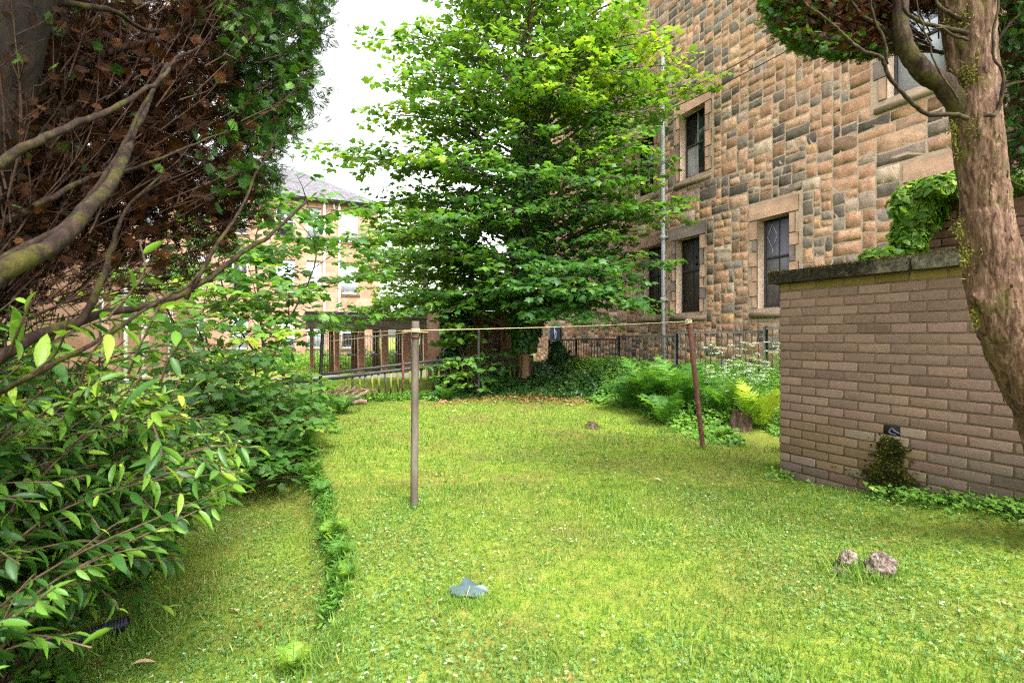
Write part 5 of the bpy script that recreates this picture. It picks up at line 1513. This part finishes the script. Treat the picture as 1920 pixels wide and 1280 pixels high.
while n < 1300:
    px, py = random.uniform(1400, 1800), random.uniform(-300, 115)
    if not inpoly(px, py, RP): continue
    rm = rim(px, py)
    if rm > 90 and random.random() < .55: continue
    d = random.uniform(2.65, 3.7); tip = W(px, py, d)
    v = unit(tip - hubr - UP * .1); l = random.uniform(.15, .4); st = tip - v * l
    P = spline([st, (st + tip) / 2 - UP * .02, tip], 5); m = len(P)
    tw.tube(P, np.linspace(.004, .0012, m), 4, cap=False)
    for k in range(24):
        q = P[random.randint(0, m - 1)] + rnd(1, .02)[0]; dv = unit(v * .8 + rnd(1, .5)[0] + UP * .15)
        e = q + dv * .05; ex, ey = CX + e[0] / e[1] * F, HY - (e[2] - CAMZ) / e[1] * F
        if not inpoly(ex, ey, RP) and random.random() < .75: continue
        gr = random.random() < float(1 - sm(14, 52, rm)) * (.9 if px < 1520 else .55) + .04
        conifer_spray(gg_ if gr else gb, q[None], dv[None], random.uniform(.026, .058), (.66 if gr else .50) + random.gauss(0, .18))
    n += 1
for poly, cnt in (([(1852, -200), (1990, -200), (1990, 200), (1905, 195), (1868, 120)], 210), ([(1866, 222), (1900, 215), (1990, 230), (1990, 300), (1885, 300), (1864, 262)], 60)):
    n = 0
    while n < cnt:
        px, py = random.uniform(1850, 1990), random.uniform(-200, 300)
        if not inpoly(px, py, poly): continue
        d = random.uniform(2.75, 3.5); tip = W(px, py, d); v = unit(tip - W(1835, py + 40, 2.6))
        for k in range(34):
            q = tip + rnd(1, .06)[0]; gr = random.random() < .6
            conifer_spray(gg_ if gr else gb, q[None], (v + rnd(1, .5)[0])[None], random.uniform(.03, .065), (.3 if gr else .35) + random.gauss(0, .15))
        n += 1
# crown above the frame
n = 500
P = np.stack([rng.uniform(.9, 4.6, n), rng.uniform(2.2, 4.8, n), rng.uniform(3.1, 4.4, n)], -1)
P = P[((P[:, 0] - 2.6) / 1.7) ** 2 + ((P[:, 1] - 3.2) / 1.3) ** 2 < 1]; P = P[[(HY - (p[2] - CAMZ) / p[1] * F) < -60 for p in P]]
conifer_spray(gg_, P, unit(P - np.array([2.4, 2.7, 2.3])) + rnd(len(P), .4), rng.uniform(.1, .18, len(P)), .5 + rng.normal(0, .2, len(P)))
wpart(gb.geo(SPRAY), 'dead_foliage', M['brown_spray'], rcon); wpart(gg_.geo(SPRAY), 'green_foliage', M['green_spray'], rcon); wpart(tw, 'twigs', M['twig'], rcon)
# ---------------------------------------------------------------- ferns
def fern(lab, c, size, tint, n=11, grp=None, up=1.0, name='fern'):
    lv = Leaves(); gw = Geo()
    for k in range(n):
        az = k * 2.4 + random.uniform(-.3, .3); L = size * random.uniform(.75, 1.1)
        el = random.uniform(1.0, 1.42) * up; m = 26
        t = np.linspace(0, 1, m); h = np.array([math.cos(az), math.sin(az), 0])
        ang = el - 1.0 * t ** 1.7 * random.uniform(.7, 1.15)
        st = L / m
        P = np.array(c) + np.cumsum(np.stack([np.cos(ang) * st * h[0], np.cos(ang) * st * h[1], np.sin(ang) * st], -1), 0)
        gw.tube(P, np.linspace(.004, .001, m), 3, cap=False)
        T = unit(np.gradient(P, axis=0)); sd = unit(np.cross(T, UP)); nn = np.cross(sd, T)
        prof = np.sin(np.clip(t * 1.08 + .02, 0, 1) * math.pi) ** .7 * .23 * L + .01
        tt = tint + random.gauss(0, .1)
        for sg in (-1, 1):
            D = unit(sd * sg + T * .35 - nn * .12 + rnd(m, .06))
            lv.add(P[2:], nn[2:] + rnd(m - 2, .15), D[2:], prof[2:], tt + rng.normal(0, .07, m - 2))
    t = thing(name, lab, 'fern', c, 0, grp)
    wpart(lv.geo(PINNA), 'fronds', M['fern'], t); wpart(gw, 'stalks', M['fern'], t)
    return t
def _pinna():
    V = []; Fc = []
    ns = 7
    for k in range(ns):
        y = k / ns; w = .13 * (1 - y) ** .6
        for sg in (-1, 1):
            i = len(V)
            V += [(0, y, 0), (sg * w, y + .07, -.02), (sg * w * .8, y + .15, -.02), (0, y + .15, 0)]
            Fc += [(i, i + 1, i + 2), (i, i + 2, i + 3)]
    V = np.array(V); V[:, 2] -= .12 * V[:, 1] ** 2
    return V, np.array(Fc)
PINNA = _pinna()
FG = 'ferns at the foot of the railings'
for (px, py, s, tn, n, lab) in ((1215, 776, 1.02, .42, 18, 'largest dark green fern in front of the iron railing left of the rusty post'), (1280, 780, 1.05, .40, 17, 'tall upright fern right behind the rusty post'), (1185, 770, .72, .38, 12, 'low spreading fern at the left end of the fern bed'),
                           (1245, 796, .62, .45, 12, 'small fern at the front of the bed left of the rusty post'), (1370, 788, .74, .5, 12, 'feathery fern behind the tall rotting stump'), (1425, 806, .72, .85, 8, 'yellow green fern leaning between the tall stump and the brick wall'),
                           (1300, 705, .7, .5, 10, 'fern standing against the railing behind the rusty post'), (1358, 824, .2, .7, 7, 'tiny bright fern at the foot of the tall rotting stump')):
    fern(lab, gd(px, py), s, tn, n, FG)
EG = 'ferns along the lawn edge'
for (px, py, s, tn, n, lab) in ((566, 868, .36, .72, 9, 'pale upright fern at the far end of the lawn ledge beside the sycamore thicket'), (586, 900, .26, .5, 8, 'dark fern hanging down the lawn ledge below the pale one'), (602, 935, .18, .45, 7, 'small dark fern lowest on the far stretch of the lawn ledge'),
                           (628, 1010, .17, .78, 6, 'yellowing fern in the middle of the lawn ledge'), (640, 1050, .15, .7, 6, 'green fern just nearer than the yellowing one on the lawn ledge'), (652, 1092, .12, .6, 6, 'low fern at the near end of the lawn ledge'),
                           (548, 1268, .15, .7, 8, 'small bright fern at the bottom edge of the picture')):
    fern(lab, gd(px, py), s, tn, n, EG)
for (px, py, s, lab) in ((835, 752, .42, 'fern under the broken railing right of the grey post'), (640, 778, .5, 'fern at the foot of the log pile'), (605, 790, .4, 'fern at the foot of the thin black post by the logs')):
    fern(lab, gd(px, py), s, .42, 10, 'ferns below the broken railing')

# ---------------------------------------------------------------- masses nobody could count
BX = np.array([gd(*p)[:2] for p in ((800, 753), (897, 745), (1000, 741), (1090, 750), (1180, 770), (1250, 800), (1310, 830), (1400, 840))] + [[3.4, 5.2], [5, 5.0]])
o_ = np.argsort(BX[:, 0]); BX = BX[o_]
def bed_front(x): return np.interp(x, BX[:, 0], BX[:, 1], left=99)
def sample(n, x0, x1, y0, y1): return rng.uniform(x0, x1, n), rng.uniform(y0, y1, n)

# undergrowth in front of the railing
x, y = sample(60000, 1.0, 6.8, 5.0, 11.5); u, w = to_site(x, y)
k = (y > bed_front(x)) & (u < 8.35) & (w > 3.35) & (x > 1.35 - .0 * y) & (u > 4.55 - 2 * (w > 3.3))
x, y, u, w = x[k], y[k], u[k], w[k]
st_ = gd(1388, 806); k = ~((np.abs(x - st_[0]) < .24) & (y < st_[1] + .12) & (y > st_[1] - .9)); x, y, u, w = x[k], y[k], u[k], w[k]; n = len(x)
dep = np.clip(y - bed_front(x), 0, 3)
hm = (.08 + .20 * sm(.1, 1.4, dep)) * (.75 + .7 * vnoise(np.stack([x, y, 0 * x], -1), 2.2)) + .20 * sm(.1, .9, x - 2.9) * sm(.2, .8, dep)
h = hm * rng.uniform(0, 1, n) ** .7
P = np.stack([x, y, ground(x, y) + h], -1)
lv = Leaves(); lv.add(P, UP + rnd(n, .4) + np.array([0, -.3, 0]), rnd(n, .6) + np.array([0, -.5, -.2]), rng.uniform(.035, .075, n), .42 + .3 * vnoise(P, 1.5) + rng.normal(0, .17, n))
tag(lv.geo(IVY).build('undergrowth', M['weeds']), kind='stuff')
# flat white flower heads above it
g = Geo(); gp = Leaves()
m = 0
while m < 150:
    px, py = random.uniform(1318, 1500), random.uniform(640, 735)
    if random.random() < (1400 - px) / 160: continue
    d = random.uniform(6.6, 8.4); p = W(px, py, d); uu, ww = to_site(p[0], p[1])
    gz = float(ground(p[0], p[1]))
    if uu > 8.2 or p[2] - gz > 1.15 or p[2] - gz < .35: continue
    m += 1; r = random.uniform(.04, .075)
    g.tube([(p[0] + random.gauss(0, .03), p[1], gz), (p[0], p[1], p[2] - r)], .003, 3, cap=False)
    q = rng.normal(0, .45, (26, 2)) * r
    Q = np.stack([p[0] + q[:, 0], p[1] + q[:, 1], p[2] + rng.normal(0, .004, 26) - 2 * (q ** 2).sum(1)], -1)
    gp.add(Q, UP + rnd(26, .3), rnd(26), rng.uniform(.014, .026, 26), rng.uniform(0, 1, 26))
o = gp.geo(ROUND).build('white_flowers', M['petal']); tag(o, kind='stuff')
tag(g.build('flower_stalks', M['weeds']), kind='stuff')
# tall leafy stuff among the flowers
n = 5200; s_ = rng.uniform(5.1, 8.6, n); uu = rng.uniform(5.6, 8.2, n)
x, y, _ = site(uu, s_); h = rng.uniform(.1, 1, n) ** .8 * (.5 + .3 * vnoise(np.stack([x, y, 0 * x], -1), 2.5)) * np.interp(s_, [5, 7.2, 8.4], [1.15, .95, .25]) * (.55 + .45 * sm(6.6, 7.4, uu))
P = np.stack([x, y, ground(x, y) + h], -1); lv = Leaves()
lv.add(P, UP + rnd(n, .4), rnd(n, .7) + np.array([0, -.3, -.2]), rng.uniform(.05, .10, n), .5 + rng.normal(0, .2, n))
tag(lv.geo(IVY).build('tall_weeds', M['weeds']), kind='stuff')
# green along the foot of the stone building, further back
n = 3000; s_ = rng.uniform(8.2, 13.5, n); uu = rng.uniform(7.4, 8.45, n); x, y, _ = site(uu, s_)
P = np.stack([x, y, ground(x, y) + rng.uniform(0, 1, n) ** 1.4 * .32 * (.6 + .6 * vnoise(np.stack([x, y, 0 * x], -1), 1.8))], -1); lv = Leaves()
lv.add(P, UP + rnd(n, .4), rnd(n, .7), rng.uniform(.05, .10, n), .45 + rng.normal(0, .2, n)); tag(lv.geo(IVY).build('railing_weeds', M['weeds']), kind='stuff')
# ivy carpet under the sycamore
x, y = sample(30000, -2.4, 2.6, 9.3, 13); k = (y > bed_front(x) + .02); x, y = x[k], y[k]
u, w = to_site(x, y); k = u < 7.2; x, y = x[k], y[k]; n = len(x)
hh = (.05 + .13 * sm(.1, .9, y - bed_front(x))) * (1 + .7 * vnoise(np.stack([x, y, 0 * x], -1), 1.9))
hh = hh * (1 - .85 * np.exp(-((x - TB[0]) ** 2 / .12 + (y - TB[1] + .45) ** 2 / .35)))
P = np.stack([x, y, ground(x, y) + np.maximum(hh, .02) * rng.uniform(.1, 1, n)], -1); lv = Leaves()
lv.add(P, UP + rnd(n, .45) + np.array([0, -.35, 0]), rnd(n, .6) + np.array([0, -.5, -.2]), rng.uniform(.05, .10, n), .45 + .25 * vnoise(P, 1.2) + rng.normal(0, .18, n))
tag(lv.geo(IVY).build('ivy_carpet', M['ivy']), kind='stuff')
# growth below the broken railing and behind it
x, y = sample(9000, -4.6, -1.2, 8.6, 10.2); k = (np.abs(y - (9.45 + .12 * (x + 4))) < .25); x, y = x[k], y[k]; n = len(x)
P = np.stack([x, y, ground(x, y) + rng.uniform(0, .16, n) ** 1.2], -1); lv = Leaves()
lv.add(P, UP + rnd(n, .5), rnd(n), rng.uniform(.03, .07, n), .4 + rng.normal(0, .2, n)); tag(lv.geo(IVY).build('railing_edge_weeds', M['weeds']), kind='stuff')
# low shrubs in front of the far walls
n = 7000; uu = rng.uniform(-5, 6.5, n); ww = rng.uniform(25, 31.5, n); x, y, _ = site(uu, ww)
hm = .9 * (.55 + .6 * vnoise(np.stack([x, y, 0 * x], -1), .8)); P = np.stack([x, y, ground(x, y) + np.maximum(hm, .1) * rng.uniform(0, 1, n)], -1); lv = Leaves()
lv.add(P, UP + rnd(n, .5), rnd(n), rng.uniform(.12, .22, n), .6 + rng.normal(0, .18, n)); tag(lv.geo(IVY).build('far_shrubbery', M['weeds']), kind='stuff')
# weeds at the foot of the brick wall
n = 2600; t = rng.uniform(-3.4, .05, n); off = -np.abs(rng.normal(.05, .09, n)) - .02
ax2 = np.array([math.cos(WPHI), math.sin(WPHI)]); xy = P1[:2] + DV * t[:, None] + ax2 * off[:, None]
dens = vnoise(np.stack([t, 0 * t, 0 * t], -1), 3) + np.interp(t, [-2.2, -1.2, -.3, .05], [.6, .2, .1, -.2]); k = dens > -.1 + rng.uniform(-.3, .3, n); xy = xy[k]; n = len(xy)
P = np.stack([xy[:, 0], xy[:, 1], ground(xy[:, 0], xy[:, 1]) + rng.uniform(.0, .09, n)], -1); lv = Leaves()
lv.add(P, UP + rnd(n, .4) + np.array([0, -.2, 0]), rnd(n), rng.uniform(.018, .05, n), .45 + rng.normal(0, .18, n)); 
gW = lv.geo(IVY); lv = Leaves()
for (px, py, m_, s_) in ((1668, 905, 5, .11), (1705, 905, 18, .10), (1880, 935, 40, .14), (1895, 945, 30, .12), (1560, 895, 14, .07), (1800, 925, 16, .09)):
    c = gd(px, py); lv.add(np.repeat(c[None], m_, 0) + rnd(m_, .02) * [1, 1, 0], rnd(m_) + np.array([0, -1, .3]), UP * 1.2 + rnd(m_, .45), s_ * rng.uniform(.6, 1.2, m_), .55 + rng.normal(0, .15, m_))
lv.geo((LANCE[0] * np.array([.75, 1, 1]), LANCE[1]), gW)
tag(gW.build('wall_foot_weeds', M['weeds']), kind='stuff')
# low leaves in the bottom left corner
x, y = sample(7000, -2.6, -.9, 1.5, 2.7); lim = np.interp(y, [1.5, 1.9, 2.2, 2.35, 2.7], [-1.1, -1.45, -1.9, -2.5, -2.9]); k = x < lim + .12 * vnoise(np.stack([x, y, 0 * x], -1), 5); x, y = x[k], y[k]; n = len(x)
P = np.stack([x, y, ground(x, y) + rng.uniform(0, 1, n) ** 1.5 * (.05 + .16 * sm(0, .5, lim[k] - x))], -1); lv = Leaves()
lv.add(P, UP + rnd(n, .4), rnd(n), rng.uniform(.025, .06, n), .32 + rng.normal(0, .18, n)); tag(lv.geo(IVY).build('corner_weeds', M['weeds']), kind='stuff')
# plants on the lawn ledge
n = 5200; y = 2.4 + 5.2 * rng.uniform(0, 1, n) ** 1.2; x = np.interp(y, LY, LX) + .07 * vnoise(np.stack([y, 0 * y, 0 * y], -1), 3.1) + rng.normal(-.03, .035, n); k = vnoise(np.stack([x * 0, y, 0 * x], -1), 2.6) > -.55 + rng.uniform(-.3, .5, n); x, y = x[k], y[k]; n = len(x)
P = np.stack([x, y, ground(x, y) + rng.uniform(0, .05, n)], -1); lv = Leaves()
lv.add(P, UP + rnd(n, .6), UP * .6 + rnd(n, .6), rng.uniform(.022, .06, n), .30 + rng.normal(0, .24, n)); tag(lv.geo((LANCE[0] * np.array([.8, 1, 1]), LANCE[1])).build('ledge_plants', M['weeds']), kind='stuff')

# grass, clover, daisies
def lawn_points(n, d0, d1, spread=1.12, pw=1.0):
    d = d0 + (d1 - d0) * rng.uniform(0, 1, n) ** pw; r = rng.uniform(-1.12 * spread, 1.12 * spread, n)
    x = r * d; y = d; u, w = to_site(x, y)
    un, wn = (x - P1[0]) * math.cos(WPHI) + (y - P1[1]) * math.sin(WPHI), (x - P1[0]) * DV[0] + (y - P1[1]) * DV[1]
    k = ~((un > -.005) & (wn < .02)) & (y < bed_front(np.maximum(x, BX[0, 0])) + .05) & ((x > -4.8) & (u > -3.6))
    return x[k], y[k]
g1 = Geo()
for n, d0, d1, pw, s0, s1 in ((150000, 1.45, 4.2, .9, .020, .042), (120000, 4.2, 10.8, .8, .028, .05)):
    x, y = lawn_points(n, d0, d1, pw=pw)
    nz_ = vfbm(np.stack([x, y, 0 * x], -1), .8, 3); fine = vnoise(np.stack([x, y, 0 * x + 3], -1), 4)
    xl = np.interp(y, LY, LX); leftside = 1 - sm(-.2, .1, x - xl); near = sm(4.2, 2.2, y)
    thin = np.clip(.14 + .02 * leftside + .42 * near * (.5 + .5 * sm(-.1, .3, nz_)) + .25 * sm(1.5, 3.0, x), 0, .85)
    k = rng.uniform(0, 1, len(x)) > thin * (1 + .5 * fine); x, y, nz_, fine = x[k], y[k], nz_[k], fine[k]; m = len(x)
    P = np.stack([x, y, ground(x, y) - .003], -1); sc = rng.uniform(s0, s1, m) * (1 + .5 * sm(.2, .6, fine))
    nn = rnd(m) * [1, 1, .15]; D = UP + rnd(m, .38)
    scatter(g1, BLADE[0] * np.array([1.15 if d0 < 3 else 1.7, 1, 1]), BLADE[1], P, nn, D, sc, np.clip(.46 + .14 * nz_ + .10 * fine + rng.normal(0, .22, m), 0, 1))
# longer tufts
for (px, py, m_, s_) in ((770, 955, 60, .06), (1600, 1085, 260, .07), (1665, 1085, 80, .06), (600, 1245, 260, .07), (1450, 880, 120, .06), (1320, 845, 60, .06), (1110, 803, 150, .07), (230, 1215, 160, .07), (180, 1225, 160, .07), (1890, 950, 120, .1), (1720, 925, 80, .09), (640, 1090, 160, .07), (1250, 812, 200, .07), (1000, 1240, 120, .05), (872, 1146, 160, .045), (850, 1138, 60, .05), (905, 1140, 60, .05), (1640, 1092, 140, .06), (1620, 1075, 120, .05)):
    c = gd(px, py); P = c + rnd(m_, .05) * [1.3, 1, 0]; P[:, 2] = ground(P[:, 0], P[:, 1]); scatter(g1, BLADE[0], BLADE[1], P, rnd(m_) * [1, 1, .1], UP + rnd(m_, .4), s_ * rng.uniform(.6, 1.3, m_), np.clip(.5 + rng.normal(0, .15, m_), 0, 1))
tag(g1.build('grass', M['grass']), kind='stuff')
# grass beyond the broken railing
n = 26000; x = rng.uniform(-7, .5, n); y = rng.uniform(9.6, 18.5, n); P = np.stack([x, y, ground(x, y)], -1); g = Geo()
scatter(g, BLADE[0] * np.array([2.6, 1, 1]), BLADE[1], P, rnd(n) * [1, 1, .1], UP + rnd(n, .4), rng.uniform(.03, .07, n), np.clip(.6 + rng.normal(0, .15, n), 0, 1)); tag(g.build('far_grass', M['grass']), kind='stuff')
lv = Leaves()
for n, d0, d1 in ((42000, 1.45, 4.0), (22000, 4.0, 7.5)):
    x, y = lawn_points(n, d0, d1, pw=.9); xl = np.interp(y, LY, LX)
    k = vfbm(np.stack([x, y, 0 * x + 7], -1), 1.3, 3) + .12 * (x < xl) + .10 * sm(3.6, 2.0, y) + .1 * sm(1, 2.5, x) + rng.uniform(-.2, .2, len(x)) > .05; x, y = x[k], y[k]; m = len(x)
    lv.add(np.stack([x, y, ground(x, y) + rng.uniform(.006, .022, m)], -1), UP + rnd(m, .35), rnd(m), rng.uniform(.010, .020, m) * (1 if d0 < 3 else 1.3), .5 + rng.normal(0, .22, m))
tag(lv.geo(TREFOIL).build('clover', M['clover']), kind='stuff')
lv = Leaves(); x, y = lawn_points(900, 1.5, 8.0, pw=.8); k = vnoise(np.stack([x, y, 0 * x], -1), 1.1) > -.25; x, y = x[k], y[k]; m = len(x)
for a in range(5): 
    lv.add(np.stack([x, y, ground(x, y) + .03], -1), UP + rnd(m, .2), np.stack([np.cos(a * 1.257) + 0 * x, np.sin(a * 1.257) + 0 * x, 0 * x], -1), rng.uniform(.007, .011, m), rng.uniform(0, 1, m))
tag(lv.geo(ROUND).build('daisies', M['petal']), kind='stuff')
# brown litter under the sycamore and flecks on the lawn
lv = Leaves(); x, y = sample(3600, -1.4, 2.0, 8.8, 11); k = np.abs(y - bed_front(x) + .25) < .55 * rng.uniform(.1, 1, len(x)); x, y = x[k], y[k]; m = len(x)
lv.add(np.stack([x, y, ground(x, y) + .02], -1), UP + rnd(m, .4), rnd(m), rng.uniform(.05, .10, m), rng.uniform(.1, 1, m))
x, y = lawn_points(420, 1.5, 7, pw=.9); m = len(x)
lv.add(np.stack([x, y, ground(x, y) + .015], -1), UP + rnd(m, .5), rnd(m), rng.uniform(.015, .035, m), rng.uniform(0, 1, m))
tag(lv.geo(LANCE).build('leaf_litter', M['dead_leaf']), kind='stuff')
# larger fallen leaves one could pick up
FL = [(430, 1152, .075, .75, 'pale pinkish fallen leaf on the low ground left of the ledge'), (466, 1219, .06, .45, 'orange brown fallen leaf near the bottom left of the lawn'), (492, 1190, .05, .25, 'dark red fallen leaf lying among litter left of the ledge'), (222, 1233, .085, .55, 'long tan fallen leaf below the black pipe'), (246, 1262, .09, .9, 'palest long fallen leaf in the bottom left corner'), (180, 1272, .08, .5, 'curled tan fallen leaf at the very bottom left'), (561, 1110, .05, .05, 'small red brown fallen leaf just left of the near ledge end'), (712, 1073, .07, .95, 'cream fallen leaf right of the near ledge end'), (1048, 927, .05, .1, 'red brown fallen leaf on the lawn between the two near posts'), (1226, 907, .07, .98, 'whitish fallen leaf on the lawn left of the brick wall'), (1205, 805, .08, .98, 'whitish fallen leaf on the lawn left of the rusty post'), (1300, 818, .08, .97, 'whitish fallen leaf at the foot of the rusty post'), (1892, 1042, .055, .25, 'red brown fallen leaf at the right edge of the lawn'), (1145, 872, .06, .7, 'pinkish fallen leaf on the middle of the lawn'), (856, 772, .11, 1.0, 'white scrap of leaf near the back of the lawn'), (500, 985, .06, .6, 'tan fallen leaf below the sycamore thicket')]
for px, py, s_, tn, lab in FL:
    c = gd(px, py); g = Geo(); scatter(g, LANCE[0] * np.array([1.1, 1, 1.4]), LANCE[1], c[None] + UP * .028, UP[None] + rnd(1, .25), rnd(1) * [1, .6, .1], [s_], [tn])
    tag(g.build('fallen_leaf', M['dead_leaf']), lab, 'leaf', 'fallen leaves on the lawn')

# ---------------------------------------------------------------- light, sky, camera
SC.world = bpy.data.worlds.new('World'); SC.world.use_nodes = True
nt = SC.world.node_tree; nt.nodes.clear()
out = nt.nodes.new('ShaderNodeOutputWorld'); bg = nt.nodes.new('ShaderNodeBackground'); sky = nt.nodes.new('ShaderNodeTexSky')
sky.sky_type = 'NISHITA'; sky.sun_disc = False
EL, AZ = math.radians(56), math.radians(149)
sky.sun_elevation = EL; sky.sun_rotation = AZ; sky.air_density = 1.0; sky.dust_density = 4.0; sky.ozone_density = 1.0
hs = nt.nodes.new('ShaderNodeHueSaturation'); hs.inputs['Saturation'].default_value = .04
nt.links.new(sky.outputs[0], hs.inputs['Color']); nt.links.new(hs.outputs[0], bg.inputs[0]); bg.inputs[1].default_value = .15
nt.links.new(bg.outputs[0], out.inputs[0])
sl = bpy.data.lights.new('sun', 'SUN'); sl.energy = 1.45; sl.angle = math.radians(22); sl.color = (1, .95, .87)
so = bpy.data.objects.new('sun', sl); COL.objects.link(so)
# sun direction that agrees with the sky texture (rotation measured from +Y towards +X)
dv = Vector((math.sin(AZ) * math.cos(EL), math.cos(AZ) * math.cos(EL), math.sin(EL)))
so.rotation_euler = dv.to_track_quat('Z', 'Y').to_euler(); so.location = dv * 30
cam = bpy.data.cameras.new('camera'); co = bpy.data.objects.new('camera', cam); COL.objects.link(co)
co.location = (0, 0, CAMZ); co.rotation_euler = (math.radians(90), 0, 0)
cam.sensor_width = 36; cam.lens = F / 1920 * 36; cam.shift_y = -10 / 1920; cam.clip_start = .02; cam.clip_end = 1500
cam.dof.use_dof = True; cam.dof.focus_distance = 6.5; cam.dof.aperture_fstop = 4.5
SC.camera = co
SC.view_settings.view_transform = 'Standard'; SC.view_settings.look = 'None'; SC.view_settings.gamma = 1; SC.view_settings.use_curve_mapping = False
SC.view_settings.exposure = 2.35
SC.cycles.use_denoising = False; SC.cycles.filter_width = 1.2
SC.cycles.max_bounces = 10; SC.cycles.diffuse_bounces = 6; SC.cycles.glossy_bounces = 2; SC.cycles.transmission_bounces = 4; SC.cycles.transparent_max_bounces = 4
SC.cycles.caustics_reflective = False; SC.cycles.caustics_refractive = False
